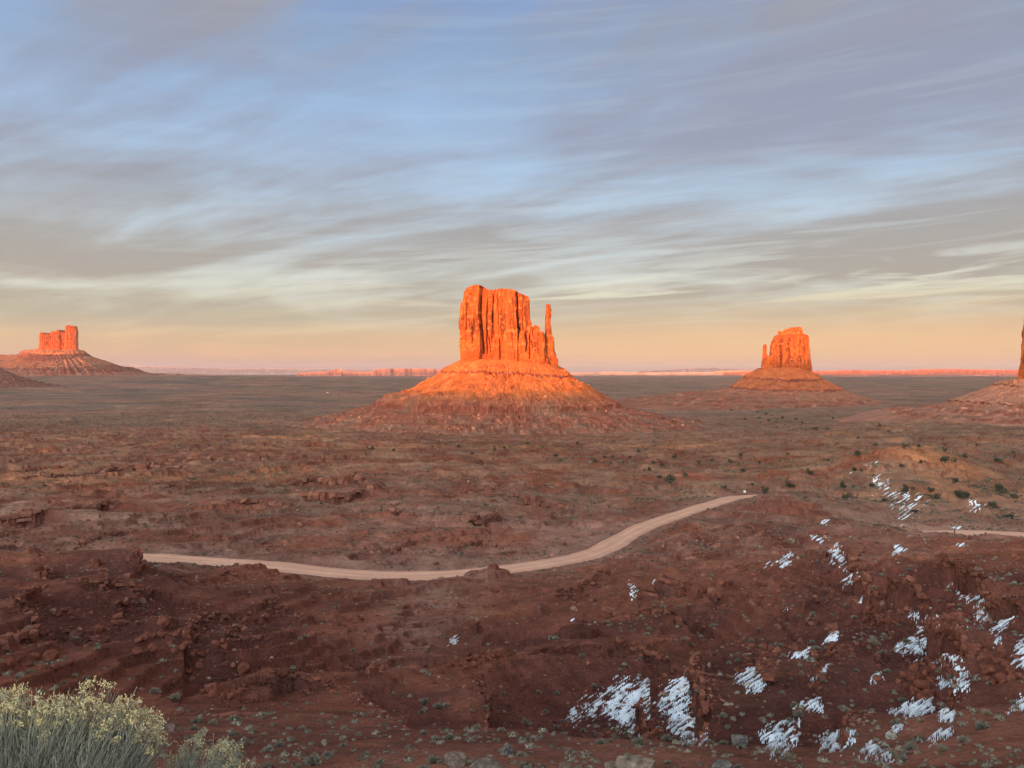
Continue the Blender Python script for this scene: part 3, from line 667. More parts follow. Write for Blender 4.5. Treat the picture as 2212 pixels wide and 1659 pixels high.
def talus(name, parent, dist, xc, knots, ledges=(), seed=0, nt=640, sub=(14,)*12, gully=1.0, inner=.55, back=1.0, tints=None, mat='talus', rot=0., yoff=0., nblock=0):
    """knots: rows of ((left r,z),(right r,z),(front r,z)) in metres from the centre; ledges: index of knots that end a cliff band"""
    th = np.linspace(0, 2*np.pi, nt+1)[:-1]; c, s = np.cos(th), np.sin(th)
    wl = np.clip(-c, 0, 1)**2; wr = np.clip(c, 0, 1)**2; wf = s**2
    K = np.array(knots, float)                         # (k, 3, 2)
    rk = K[:, 0, 0, None]*wl + K[:, 1, 0, None]*wr + K[:, 2, 0, None]*wf
    zk = K[:, 0, 1, None]*wl + K[:, 1, 1, None]*wr + K[:, 2, 1, None]*wf
    rows_r, rows_z, lev, band = [rk[0]*inner], [zk[0]+.0], [0.], [0]
    for i in range(len(K)-1):
        m = sub[min(i, len(sub)-1)]
        for j in range(m):
            t = j/m; rows_r.append(lerp(rk[i], rk[i+1], t)); rows_z.append(lerp(zk[i], zk[i+1], t)); lev.append(i+t); band.append(i)
    rows_r.append(rk[-1]); rows_z.append(zk[-1]); lev.append(len(K)-1.); band.append(len(K)-1)
    r = np.array(rows_r); z = np.array(rows_z); lev = np.array(lev)[:, None]; band = np.array(band)[:, None]
    arc = th[None]*r.mean()
    T = np.broadcast_to(th[None], r.shape); sc = r.mean()/200.
    cosw = np.cos(T)*r.mean()/sc/1.0; sinw = np.sin(T)*r.mean()/sc
    xw, yw = r*c, r*s; wq = fbm(xw/30/sc, yw/30/sc, seed+40, 3)*7
    g = ridged((cosw+wq)/23+.37+lev*.13, (sinw-wq)/23+.61, seed, 3)+.7*ridged((cosw+wq)/8+.21, (sinw+wq)/8+lev*.5, seed+4, 2)
    out = sstep(0, .6, lev)
    z = z + gully*sc*out*(g-.5)*1.5*(1-sstep(len(K)-2.5, len(K)-1, lev))
    xx, yy = r*c, r*s
    z = z + sc*out*(fbm(xx/14/sc, yy/14/sc, seed+8, 4, .6)*2.0*(1-.6*sstep(len(K)-5, len(K)-3.6, lev)) + np.clip(.45-worley(xx/4.5/sc, yy/4.5/sc, seed+9)[0], 0, 1)*2.0*sstep(-.2, .4, fbm(xx/40/sc, yy/40/sc, seed+10, 2)))
    isl = np.zeros(r.shape)
    for li in ledges:                                   # a fluted cliff band between knots li and li+1
        m = ((band == li) | (band == li+1)) & (np.abs(lev-li-.5) < .75); isl = np.maximum(isl, ((band == li))*1.)
        fl = ridged(arc/5.5/sc+seed, z*0+li, seed+12+li, 2)
        r = r - m*sc*np.clip(fl-.1, 0, 2)*4.0*np.exp(-((lev-li-.5)/.6)**2)
    # thin beds low on the apron
    low = sstep(len(K)-4.5, len(K)-3.5, lev)
    stp = 6.5*sc; q = z/stp + perlin(xx/90/sc, yy/90/sc, seed+16)*.4; fr = q-np.floor(q)
    z = z + low*.95*stp*(sstep(.62, .9, fr)-fr)
    bandm = low*sstep(.6, .75, fr)*(1-sstep(.92, 1, fr))
    x = xc + r*c; y = r*s*np.where(s > 0, back, 1.) + dist + yoff
    if tints is None: tints = [(.48,.108,.027)]*3+[(.50,.115,.030),(.30,.080,.036),(.25,.072,.042)]+[(.24,.076,.046)]*2+[(.24,.095,.062)]+[(.26,.135,.095)]*20  # lower beds maroon; sunlit top and shaded foot also put into these tints
    tk = np.array([tints[min(i, len(tints)-1)] for i in range(len(K))])
    col = np.stack([np.interp(lev[:, 0], np.arange(len(K)), tk[:, j]) for j in range(3)], -1)[:, None, :] + np.zeros(r.shape+(3,))
    col = mixc(col, np.array((.19, .052, .033)), np.clip(isl*(.75+.5*ridged(arc/5.5/sc+seed, z*0+1, seed+13, 2)*.5)+bandm*.8, 0, 1))
    col = mixc(col, np.array((.22, .062, .034)), np.clip(.9-g, 0, 1)*.45*out)
    col = mixc(col, np.array((.52, .22, .12)), np.clip(fbm(xx/5/sc, yy/5/sc, seed+20, 3)*1.6-.35, 0, 1)*.5*out)
    col = mixc(col, np.array((.20, .145, .10)), np.clip(fbm(xx/45/sc, yy/45/sc, seed+24, 4)*1.2-.05+.25*low, 0, 1)*.35*sstep(2.5, 4.5, lev))
    col *= (1+.25*fbm(xx/20/sc, yy/20/sc, seed+28, 3))[..., None]
    V = np.stack([x, y, z], -1)
    if nblock:                                          # fallen blocks on the slope
        g_ = np.random.default_rng(seed+50); ni, nj = r.shape; ii = g_.integers(int(ni*.08), int(ni*.86), nblock*3); jj = g_.integers(0, nt, nblock*3)
        ok_ = (V[ii, jj, 1] < dist) & (g_.random(nblock*3) < sstep(-.35, .35, fbm(xx[ii, jj]/45/sc, yy[ii, jj]/45/sc, seed+51, 3))); ii, jj = ii[ok_][:nblock], jj[ok_][:nblock]; nb_ = len(ii)
        sz = np.minimum(.6*g_.pareto(2.2, nb_)+.7, 2.4)*1.1*sc
        cb = np.array([(a, b_, c_) for a in (-1, 1) for b_ in (-1, 1) for c_ in (-1, 1)], float)
        vb = cb[None]*(1+g_.normal(size=(nb_, 8, 3))*.22)*sz[:, None, None]*g_.uniform(.6, 1.2, (nb_, 1, 3)); an = g_.uniform(0, 6.28, nb_)[:, None]
        vb = np.stack([vb[..., 0]*np.cos(an)-vb[..., 1]*np.sin(an), vb[..., 0]*np.sin(an)+vb[..., 1]*np.cos(an), vb[..., 2]], -1) + V[ii, jj][:, None] + np.array((0, 0, .3))*sz[:, None, None]
        fb = (np.array([(0,1,3,2),(4,6,7,5),(0,4,5,1),(2,3,7,6),(0,2,6,4),(1,5,7,3)])[None]+(np.arange(nb_)*8)[:, None, None]).reshape(-1, 4)
        cbk = np.clip(col[ii, jj]*g_.uniform(.65, 1.5, (nb_, 1)), 0, .8)
        tag(mesh_obj('rubble', (vb-np.array(parent.location)).reshape(-1, 3), fb, M[mat], np.repeat(cbk, 8, 0), parent, smooth=False), kind='stuff')
    V = np.concatenate([np.broadcast_to(V[:1].mean(1, keepdims=True), (1, nt, 3)), V]); col = np.concatenate([col[:1], col])
    return mesh_obj(name, (V-np.array(parent.location)).reshape(-1, 3), grid_faces(len(V), nt, True)[:, ::-1], M[mat], col.reshape(-1, 3), parent, smooth=True)

# the near butte in the middle, its shoulder and thumb
def zm(zx, zy): return (976.5+zx*.11905, 603.5+zy*.11905)       # rows and columns read from an enlargement
DW = 1700.0; kW = DW/F; XW = (1085-CX)*kW
b = empty('sandstone_butte', (XW, DW, -125))
tag(b, 'large orange sunlit butte with a thin rock thumb, standing in the middle', 'butte')
wall('cliff', b, DW, [zm(*p) for p in [(172,1480),(160,1300),(152,1100),(152,960),(140,900),(147,760),(160,600),(176,470),(205,430),(210,340),(236,250),(250,225)]],
     [zm(*p) for p in [(1470,1480),(1460,1000),(1448,860),(1440,780),(1416,740),(1412,620),(1410,400),(1385,330),(1380,300)]],
     [zm(*p) for p in [(130,300),(236,255),(290,205),(380,160),(450,138),(560,152),(620,188),(640,215),(760,225),(800,212),(900,200),(1000,210),(1120,222),(1180,250),(1250,285),(1350,302),(1390,330),(1480,420)]],
     786, 84, 620, 190,
     blocks=[(zm(0,0)[0], 7), (zm(300,0)[0], 9), (zm(525,0)[0], -9), (zm(650,0)[0], -4), (zm(755,0)[0], 1), (zm(850,0)[0], 4), (zm(1190,0)[0], -6), (zm(1310,0)[0], -8)],
     cracks=[([zm(300,380),zm(296,600),zm(300,920)], 1.5, 6), ([zm(530,330),zm(520,640),zm(535,900),zm(570,1150),zm(580,1330)], 2.2, 9), ([zm(650,380),zm(648,700),zm(640,1000),zm(650,1340)], 1.5, 6),
             ([zm(760,300),zm(750,600),zm(765,1080)], 1.6, 6), ([zm(1172,280),zm(1195,450),zm(1190,600),zm(1200,830),zm(1240,910)], 2.2, 12), ([zm(1200,830),zm(1205,1300)], 1.4, 5),
             ([zm(400,880),zm(395,1150)], 1.3, 4), ([zm(1320,380),zm(1300,620),zm(1312,900)], 1.3, 4), ([zm(830,300),zm(845,480),zm(850,1000)], 1.0, 3), ([zm(870,1100),zm(880,1440)], 1.5, 6), ([zm(1100,380),zm(1120,700)], 1.0, 2.5), ([zm(690,1060),zm(710,1320)], 1.2, 4)],
     seed=3, flute=.8)
wall('buttress', b, DW, [zm(*p) for p in [(1160,1500),(1190,1250),(1200,1000),(1230,930),(1250,900)]], [zm(*p) for p in [(1735,1530),(1700,1300),(1675,1010),(1670,985),(1660,960)]],
     [zm(*p) for p in [(1150,1000),(1235,925),(1290,945),(1340,1000),(1360,985),(1440,890),(1492,848),(1550,868),(1566,960),(1600,962),(1660,1000),(1740,1030)]],
     790, 52, 300, 120, blocks=[(zm(1100,0)[0], 3), (zm(1345,0)[0], 6), (zm(1450,0)[0], 8), (zm(1640,0)[0], 5)],
     cracks=[([zm(1330,985),zm(1350,1150),zm(1340,1300)], 1.8, 9), ([zm(1395,1020),zm(1400,1430)], 1.2, 5), ([zm(1470,900),zm(1450,1010)], 1.2, 4), ([zm(1430,1130),zm(1465,1230)], 1.2, 4), ([zm(1640,1000),zm(1670,1200),zm(1680,1480)], 1.6, 6)], seed=31, yoff=-16, flute=.8)
wall('rock_thumb', b, DW, [zm(*p) for p in [(1690,1560),(1690,1300),(1680,1010),(1675,900),(1680,720),(1692,600),(1690,480),(1694,470)]],
     [zm(*p) for p in [(1975,1640),(1922,1560),(1915,1440),(1890,1420),(1885,1370),(1855,1300),(1850,1200),(1842,1060),(1815,1040),(1808,950),(1786,800),(1800,650),(1800,552),(1786,530),(1782,480),(1778,466)]],
     [zm(*p) for p in [(1680,472),(1695,470),(1780,468),(1790,478),(2000,560)]], 800, 24, 150, 190,
     blocks=[(zm(1600,0)[0], 1), (zm(1780,0)[0], -1.5), (zm(1850,0)[0], -3)], seed=47, yoff=-14, flute=.55, n=3, capr=4)
KW = lambda px, py: (abs((px-1085)*kW), (HY-py)*kW)
FR = lambda y, py: (DW-y, (HY-py)/F*y)
talus('talus_slope', b, DW, XW, [
    (KW(996,776), KW(1208,790), FR(1652,777)),
    (KW(951,804), KW(1237,816), FR(1622,805)),
    (KW(949,808), KW(1240,821), FR(1619,810)),
    (KW(884,845), KW(1277,841), FR(1557,848)),
    (KW(852,852), KW(1310,860), FR(1532,866)),
    (KW(812,871), KW(1340,875), FR(1508,880)),
    (KW(808,878), KW(1344,880), FR(1504,898)),
    (KW(745,890), KW(1400,893), FR(1474,909)),
    (KW(682,905), KW(1500,911), FR(1432,927)),
    (KW(610,928), KW(1690,936), FR(1384,946)),
    ((620,-190), (740,-190), (420,-190))], ledges=(1, 5), seed=61, nt=1000, sub=(16, 5, 22, 10, 12, 9, 14, 22, 20, 6), gully=1.25, inner=.5, nblock=1500)

# the farther butte to the right with its thumb on the left
def ze(zx, zy): return (1371.5+.38*zx, 658.3+.38*zy)
DE = 3100.0; kE = DE/F; XE = (1700-CX)*kE
b = empty('sandstone_butte', (XE, DE, -150))
tag(b, 'smaller distant butte whose foot is in shade, rock thumb on its left side', 'butte')
wall('cliff', b, DE, [ze(*p) for p in [(741,368),(756,320),(759,280),(763,240),(771,210),(785,182),(789,176)]], [ze(*p) for p in [(995,375),(990,340),(985,300),(980,215),(973,178),(970,172)]],
     [ze(*p) for p in [(740,200),(780,181),(808,173),(860,170),(938,169),(972,174),(1000,190)]], 801, 70, 420, 130,
     blocks=[(ze(700,0)[0], -4), (ze(808,0)[0], 4), (ze(850,0)[0], 8), (ze(938,0)[0], -2), (ze(962,0)[0], -8)], cracks=[([ze(850,200),ze(845,340)], 1.2, 5), ([ze(938,190),ze(934,350)], 1.3, 8), ([ze(800,230),ze(806,330)], 1, 5), ([ze(905,200),ze(900,300)], .8, 4)], seed=71, flute=1.1, yoff=-20, n=2.8, tint=.9)  # tint dims the rock: half-shade of this butte put into its colour
wall('cap_rock', b, DE, [ze(*p) for p in [(806,178),(808,152),(838,150),(842,140),(868,134),(872,131)]], [ze(*p) for p in [(940,178),(938,150),(934,134),(930,131)]],
     [ze(*p) for p in [(800,152),(838,150),(845,140),(870,136),(875,131),(930,129),(945,140)]], 726, 50, 220, 36, yoff=-20, seed=77, flute=.8, strata=2.0, tint=1.15)
wall('rock_thumb', b, DE, [ze(*p) for p in [(700,372),(704,340),(709,290),(711,240),(715,232)]], [ze(*p) for p in [(772,372),(762,330),(752,292),(740,288),(731,282),(731,240),(728,230)]],
     [ze(*p) for p in [(705,236),(714,231),(722,226),(730,232),(760,290)]], 801, 20, 110, 110, seed=81, flute=.7, n=3, yoff=-36, capr=4)
KE = lambda px, py: (abs((px-1700)*kE), (HY-py)*kE)
FE = lambda y, py: (DE-y, (HY-py)/F*y)
talus('talus_slope', b, DE, XE, [
    (KE(*ze(704,360)), KE(*ze(988,374)), FE(3035,794)),
    (KE(*ze(622,413)), KE(*ze(1050,420)), FE(2960,822)),
    (KE(*ze(618,419)), KE(*ze(1053,425)), FE(2955,826)),
    (KE(*ze(550,472)), KE(*ze(1160,482)), FE(2875,843)),
    (KE(*ze(545,478)), KE(*ze(1164,490)), FE(2870,848)),
    (KE(*ze(450,492)), KE(*ze(1250,522)), FE(2780,862)),
    (KE(*ze(180,512)), KE(*ze(1330,552)), FE(2620,880)),
    (KE(*ze(-60,545)), KE(*ze(1450,590)), FE(2500,891)),
    ((1300,-210), (1000,-210), (760,-210))], ledges=(1, 3), seed=91, nt=700, sub=(16, 4, 16, 5, 12, 18, 14, 6), gully=.8, inner=.5,
    tints=[(.42,.100,.032)]*2+[(.35,.090,.034)]*2+[(.29,.105,.062)]*20)

# the castle-like ridge far on the left
def zc(zx, zy): return (zx*.248, 658.3+zy*.248)
DC = 9000.0; kC = DC/F; XC = (131-CX)*kC
b = empty('sandstone_butte', (XC, DC, -120))
tag(b, 'castle shaped distant butte with a square tower, far left on the horizon', 'butte')
wall('cliff', b, DC, [zc(*p) for p in [(352,398),(356,340),(358,265),(360,255)]], [zc(*p) for p in [(610,398),(600,330),(600,240)]],
     [zc(*p) for p in [(350,268),(362,255),(375,244),(400,243),(410,266),(440,264),(455,254),(466,236),(500,235),(520,233),(527,220),(541,221),(545,248),(556,256),(561,240),(574,240),(580,252),(620,252)]], 760, 130, 420, 90,
     blocks=[(zc(300,0)[0], 8), (zc(412,0)[0], -8), (zc(465,0)[0], 4), (zc(520,0)[0], 8), (zc(548,0)[0], -6)], cracks=[([zc(385,250),zc(380,360)], .5, 8), ([zc(430,262),zc(432,350)], .6, 16), ([zc(465,250),zc(470,350)], .5, 10), ([zc(550,250),zc(556,380)], .6, 14), ([zc(500,245),zc(505,330)], .4, 8)], seed=101, flute=3.0, strata=2.5, tint=1.12)
wall('rock_tower', b, DC, [zc(*p) for p in [(580,400),(584,330),(586,190),(588,186)]], [zc(*p) for p in [(686,400),(682,340),(680,212),(672,192),(668,188)]],
     [zc(*p) for p in [(580,190),(590,184),(620,181),(660,186),(690,196)]], 760, 100, 220, 100, cracks=[([zc(640,190),zc(650,380)], .5, 12), ([zc(610,250),zc(612,380)], .4, 8)], seed=107, flute=2.4, strata=2.5, yoff=-20, n=3.2, tint=1.1)
KC = lambda px, py: (abs((px-131)*kC), (HY-py)*kC)
FC = lambda y, py: (DC-y, (HY-py)/F*y)
talus('talus_slope', b, DC, XC, [
    (KC(*zc(345,388)), KC(*zc(690,392)), FC(8870,755)),
    (KC(*zc(300,404)), KC(*zc(735,425)), FC(8770,764)),
    (KC(*zc(205,418)), KC(*zc(742,432)), FC(8760,768)),
    (KC(*zc(195,446)), KC(*zc(770,458)), FC(8540,783)),
    (KC(*zc(0,449)), KC(*zc(870,498)), FC(8340,793)),
    (KC(*zc(-200,470)), KC(*zc(965,538)), FC(8210,797)),
    (KC(*zc(-400,500)), KC(*zc(1120,558)), FC(8110,802)),
    (KC(*zc(-420,560)), KC(*zc(1190,586)), FC(8060,811)),
    ((3400,-200), (1700,-200), (1150,-200))], ledges=(2, 5, 6), seed=111, nt=520, sub=(12, 5, 14, 10, 8, 6, 6, 8), gully=2.2, inner=.5,
    tints=[(.42,.13,.055)]*3+[(.32,.105,.055)]*20)

# the butte at the right edge: a dark wall on a bouldery slope
DM = 1480.0; kM = DM/F; XM = (2330-CX)*kM
b = empty('sandstone_butte', (XM, DM, -120))
tag(b, 'dark butte cut off by the right edge, above a slope strewn with boulders', 'butte')
def zq(zx, zy): return (1371.5+.38*zx, 658.3+.38*zy)
wall('cliff', b, DM, [(2200,834),zq(2182,440),zq(2178,380),zq(2190,260),zq(2200,150),zq(2212,85),(2216,660)], [(2470,834),(2462,660)],
     [(2200,672),(2216,660),(2260,645),(2400,640),(2480,650)], 834, 110, 460, 150, cracks=[([(2225,680),(2222,800)], 2, 8), ([(2262,660),(2258,810)], 2, 10), ([(2310,660),(2315,800)], 2, 9)], seed=121, yoff=-27)
KM = lambda px, py: (abs((px-2330)*kM), (HY-py)*kM)
FM = lambda y, py: (DM-y, (HY-py)/F*y)
talus('talus_slope', b, DM, XM, [
    (KM(*zq(2184,418)), KM(2480,820), FM(1420,822)),
    (KM(*zq(2090,462)), KM(2520,845), FM(1350,850)),
    (KM(*zq(2086,468)), KM(2524,850), FM(1346,854)),
    (KM(*zq(1985,518)), KM(2580,880), FM(1280,882)),
    (KM(*zq(1900,556)), KM(2640,900), FM(1240,898)),
    (KM(*zq(1896,562)), KM(2644,904), FM(1236,903)),
    (KM(*zq(1790,590)), KM(2740,915), FM(1170,920)),
    (KM(*zq(1500,625)), KM(2900,930), FM(1090,938)),
    ((760,-190), (700,-190), (560,-190))], ledges=(1, 4), seed=131, nt=760, sub=(16, 4, 16, 12, 5, 14, 16, 6), gully=1.0, inner=.5, nblock=700,
    tints=[(.40,.15,.085)]*3+[(.34,.14,.09)]*20)
# the foot of a mesa at the left edge
DL = 5500.0; kL = DL/F
b = empty('rocky_hill', ((-70-CX)*kL, DL, -110))
tag(b, 'dark rounded hill cut off by the left edge, below the castle shaped butte', 'hill')
KL = lambda px, py: (abs((px+70)*kL), (HY-py)*kL)
FL_ = lambda y, py: (DL-y, (HY-py)/F*y)
talus('talus_slope', b, DL, (-70-CX)*kL, [
    (KL(-86,772), KL(-54,772), FL_(5420,774)), (KL(-150,796), KL(0,801), FL_(5280,806)), (KL(-170,812), KL(25,815), FL_(5160,820)),
    (KL(-230,826), KL(62,825), FL_(5050,832)), (KL(-330,846), KL(120,838), FL_(4950,842)), ((900,-220), (800,-220), (700,-220))], seed=141, nt=360, sub=(14, 14, 14, 12, 6), gully=1.2, inner=.2,
    tints=[(.22,.085,.06)]*20)

# ---------------------------------------------------------------- far mesas on the horizon
def far_mesa(name, dist, skyline, foot, label, seed, deep=2500., tint=1.0, cat='mesa', color=(.50,.21,.12), cliff=.45, jag=1.0, kind=None):
    """a long table of rock: skyline (column,row) points, foot row, spread in depth"""
    k = dist/F; P = np.array(skyline, float); n = int(max(60, (P[-1, 0]-P[0, 0])*1.3)); c = np.linspace(P[0, 0], P[-1, 0], n)
    top = np.interp(c, P[:, 0], P[:, 1]); zt = (HY-top)*k; zb = (HY-foot)*k
    x = (c-CX)*k; hh = zt-zb
    wob = fbm(x/k/40., x*0+seed, seed, 3)*jag; emb = np.clip(ridged(x/k/22., x*0+seed, seed+5, 2), -1, 2)*jag*.6
    zt = zt + fbm(x/k/9., x*0, seed+9, 3)*.03*hh
    prof = [(0, 1.0, 0), (0, .985, .0), (.02, 1-cliff*.5, .35), (.05, 1-cliff, .6), (.5, .30, 1.0), (1.0, .0, 1.1), (1.35, -.6, .4)]
    rows = []; cols = []
    for f, hz, g in [(2.2, .55, 0), (1.6, .97, 0)]:
        rows.append(np.stack([x*(1+deep*f*.3/dist), np.full(n, dist+deep*f*.3), zb+hh*hz], 1)); cols.append(np.full((n, 3), 1.)*np.array(color))
    for f, hz, g in prof:
        yy = dist - f*hh*3.2 + (wob*hh*.9 - emb*hh*.55*g)
        s_ = yy/dist
        rows.append(np.stack([x*s_, yy, zb+hh*hz], 1))
        cc = np.array(color)*(.80 if .3 < hz < .95 else 1.0)
        cols.append(np.full((n, 3), 1.)*cc*(1+.25*fbm(x/k/5., x*0+hz*7, seed+13, 3))[:, None])
    V = np.array(rows); Cc = np.array(cols)*tint
    o = mesh_obj(name, V.reshape(-1, 3), grid_faces(len(V), n)[:, ::-1], M['far'], Cc.reshape(-1, 3), None, smooth=True)
    tag(o, label, cat, kind=kind); return o
far_mesa('mesa', 24000, [(640,806),(700,803),(722,800),(724,797),(738,797),(741,801),(772,804),(800,803),(812,798),(830,796.5),(905,796),(960,798),(1010,799),(1080,800)], 813,
         'long pale pink mesa on the horizon left of the middle butte', 201, tint=1.0, color=(.37,.125,.08))
far_mesa('mesa', 26000, [(1560,806),(1600,803),(1640,802),(1700,801),(1762,801),(1810,800),(1815,799),(1880,800),(1960,800),(1985,798),(2060,797),(2140,798.5),(2212,799),(2300,799),(2420,800)], 814,
         'long red mesa on the horizon right of the far butte', 211, tint=1.0, color=(.43,.105,.052))
far_mesa('mesa', 17000, [(1760,816),(1800,812.5),(1900,812),(1990,813),(2060,812),(2100,810.5),(2128,809),(2150,808.5),(2190,809),(2260,808),(2400,811)], 824, 'low mesa in painted purple shade, below the long red mesa at the right', 221, tint=.8, color=(.24,.12,.115))  # purple shade over this band is put into the mesa's colour
far_mesa('mesa', 30000, [(1225,806),(1290,804),(1330,803),(1360,805),(1420,805),(1530,804),(1560,801),(1640,800)], 812, 'thin pink mesa line between the two thumbed buttes', 231, color=(.56,.24,.15))
far_mesa('mesa', 12500, [(-100,806),(60,806),(200,804),(330,805),(420,808),(470,810)], 818, 'low dark mesa stretching past the foot of the castle shaped butte', 241, tint=.8, color=(.34,.16,.11))
far_mesa('hills', 36000, [(-200,790),(100,790),(260,789.5),(330,791.5),(420,793.5),(520,796),(560,795),(590,796),(640,797),(760,797.5),(900,798),(1100,799)], 806, None, 251, deep=3600, color=(.26,.18,.17), cat=None, cliff=.2, jag=.12, kind='structure')
far_mesa('mountains', 44000, [(1380,801),(1440,799),(1470,796.5),(1490,795.5),(1510,794),(1525,795.5),(1540,793.5),(1560,796),(1590,797),(1640,799),(1720,801)], 806, None, 261, deep=3000, color=(.27,.17,.165), cat=None, cliff=.2, kind='structure')

# ---------------------------------------------------------------- the high ground behind the viewer that shades the valley
def western_rim():
    sa, ca = math.sin(SUN_AZ), math.cos(SUN_AZ); te = math.tan(SUN_EL); back = 4200.
    # shade level wanted at the viewer's distance, by sideways position across the sunlight
    T_ = np.array([-14000,-8700,-8420,-8330,-8290,-7475,-7200,-5000,-3000,-1500,-1050,-960,-420,-290,-220,-20,100,250,900,1500,3500], float)
    H_ = np.array([  240,  240,  236, 190, 128, 122, 98, 98, 85, 70, 20, -3, -3, 86, 118, 126, 156, 205,210,170, 80], float)
    t = np.linspace(-14000, 3500, 1200)
    h = np.interp(t, T_, H_) + back*te + fbm(t/260, t*0, 301, 3)*3.0
    prof = [(-900, -.6), (-420, .25), (-140, .55), (-120, .97), (-60, 1.0), (700, 1.0), (760, .5), (1500, -.6)]
    V = []; Cc = []
    for f, hz in prof:
        s = -back - f if False else -back + f*-1
        z = np.where(hz >= 0, -20+(h+20)*max(hz, 0), -90.)
        V.append(np.stack([t*ca+s*sa, -t*sa+s*ca, z], 1)); Cc.append(np.full((len(t), 3), 1.)*np.array((.36, .13, .07)))
    V = np.array(V)
    return tag(mesh_obj('hills', V.reshape(-1, 3), grid_faces(len(prof), len(t)), M['far'], np.array(Cc).reshape(-1, 3), None, smooth=False), kind='structure')
western_rim()

# ---------------------------------------------------------------- old snow lying in the lee of the ledges
SNOW = [
 [(1397,1480),(1395,1573),(1345,1567),(1300,1547),(1225,1558),(1228,1535),(1290,1508),(1340,1478)],
 [(1478,1458),(1500,1490),(1506,1530),(1522,1570),(1510,1605),(1455,1587),(1440,1560),(1422,1545),(1418,1508),(1450,1480)],
 [(1632,1443),(1642,1460),(1650,1492),(1605,1492),(1578,1475),(1600,1453)], [(1805,1358),(1809,1378),(1800,1392),(1776,1391),(1790,1370)],
 [(1724,1566),(1713,1602),(1674,1637),(1652,1630),(1655,1605),(1638,1590),(1680,1568)], [(1844,1580),(1839,1606),(1812,1627),(1765,1620),(1778,1594),(1800,1580)],
 [(1770,1510),(1774,1537),(1760,1539),(1713,1533),(1740,1517)], [(2007,1513),(2014,1536),(1965,1557),(1943,1549),(1918,1541),(1970,1519)],
 [(2035,1530),(2060,1545),(2053,1560),(2020,1559)], [(2028,1402),(2062,1423),(2084,1455),(2088,1487),(2060,1494),(2028,1482),(2023,1455),(2016,1438)],
 [(1980,1376),(2007,1390),(2002,1406),(1985,1427),(1960,1422),(1933,1411),(1943,1391)], [(1950,1288),(1975,1298),(2002,1317),(2030,1356),(1993,1364),(1973,1346),(1983,1330),(1943,1312)],
 [(2043,1246),(2070,1256),(2102,1276),(2124,1294),(2144,1310),(2142,1327),(2118,1348),(2100,1347),(2106,1310),(2083,1286)], [(2165,1313),(2192,1325),(2181,1342),(2155,1367),(2138,1377),(2138,1354)],
 [(2205,1378),(2222,1400),(2222,1442),(2178,1442),(2193,1410)], [(2163,1540),(2205,1505),(2230,1505),(2230,1537)], [(1908,1587),(1946,1566),(1941,1587),(1913,1597)],
 [(1838,1632),(1880,1606),(1906,1620),(1927,1642),(1890,1644)], [(1983,1602),(2057,1573),(2051,1590),(2008,1612)],
 [(1808,1174),(1827,1200),(1819,1217),(1793,1222),(1786,1205)], [(1825,1223),(1852,1240),(1849,1260),(1813,1272),(1833,1245)], [(1706,1196),(1710,1213),(1670,1227),(1643,1226),(1680,1211)],
 [(1750,1155),(1777,1165),(1773,1172),(1750,1166)], [(1934,1176),(1957,1188),(1928,1197)], [(1357,1250),(1367,1270),(1380,1286),(1360,1294)], [(1395,1268),(1414,1254),(1412,1264)],
 [(965,1398),(975,1382),(988,1376),(985,1392)], [(1840,1024),(1870,1002),(1890,997),(1882,1013)], [(1878,1047),(1890,1024),(1917,1034),(1920,1054),(1883,1074)],
 [(1905,1062),(1960,1055),(2000,1085),(1960,1130),(1915,1110)], [(2048,1137),(2074,1137),(2074,1142.5),(2050,1142)], [(2064,1174),(2082,1174),(2082,1180),(2066,1180)],
 [(1775,1122),(1790,1124),(1786,1134),(1770,1134)], [(2090,1075),(2130,1088),(2110,1105),(2085,1100)], [(1860,1290),(1880,1296),(1872,1306),(1855,1303)], [(1700,1420),(1745,1402),(1740,1418),(1708,1432)], [(1690,1322),(1700,1312),(1702,1320)],
 [(1230,1340),(1240,1334),(1242,1342)], [(1870,1480),(1900,1455),(1905,1470),(1880,1490)], [(1745,1470),(1790,1440),(1785,1455),(1755,1478)], [(2140,1390),(2160,1378),(2160,1392),(2145,1402)],
]
def poly_sd(px, py, poly):
    p = np.array(poly, float); q = np.roll(p, -1, 0); d = np.full(px.shape, 1e9); ins = np.zeros(px.shape, bool)
    for (ax, ay), (bx, by) in zip(p, q):
        vx, vy = bx-ax, by-ay; t = np.clip(((px-ax)*vx+(py-ay)*vy)/(vx*vx+vy*vy), 0, 1)
        d = np.minimum(d, (px-ax-t*vx)**2+(py-ay-t*vy)**2)
        c = ((ay > py) != (by > py)) & (px < vx*(py-ay)/(by-ay+1e-9)+ax); ins ^= c
    return np.where(ins, 1, -1)*np.sqrt(d)
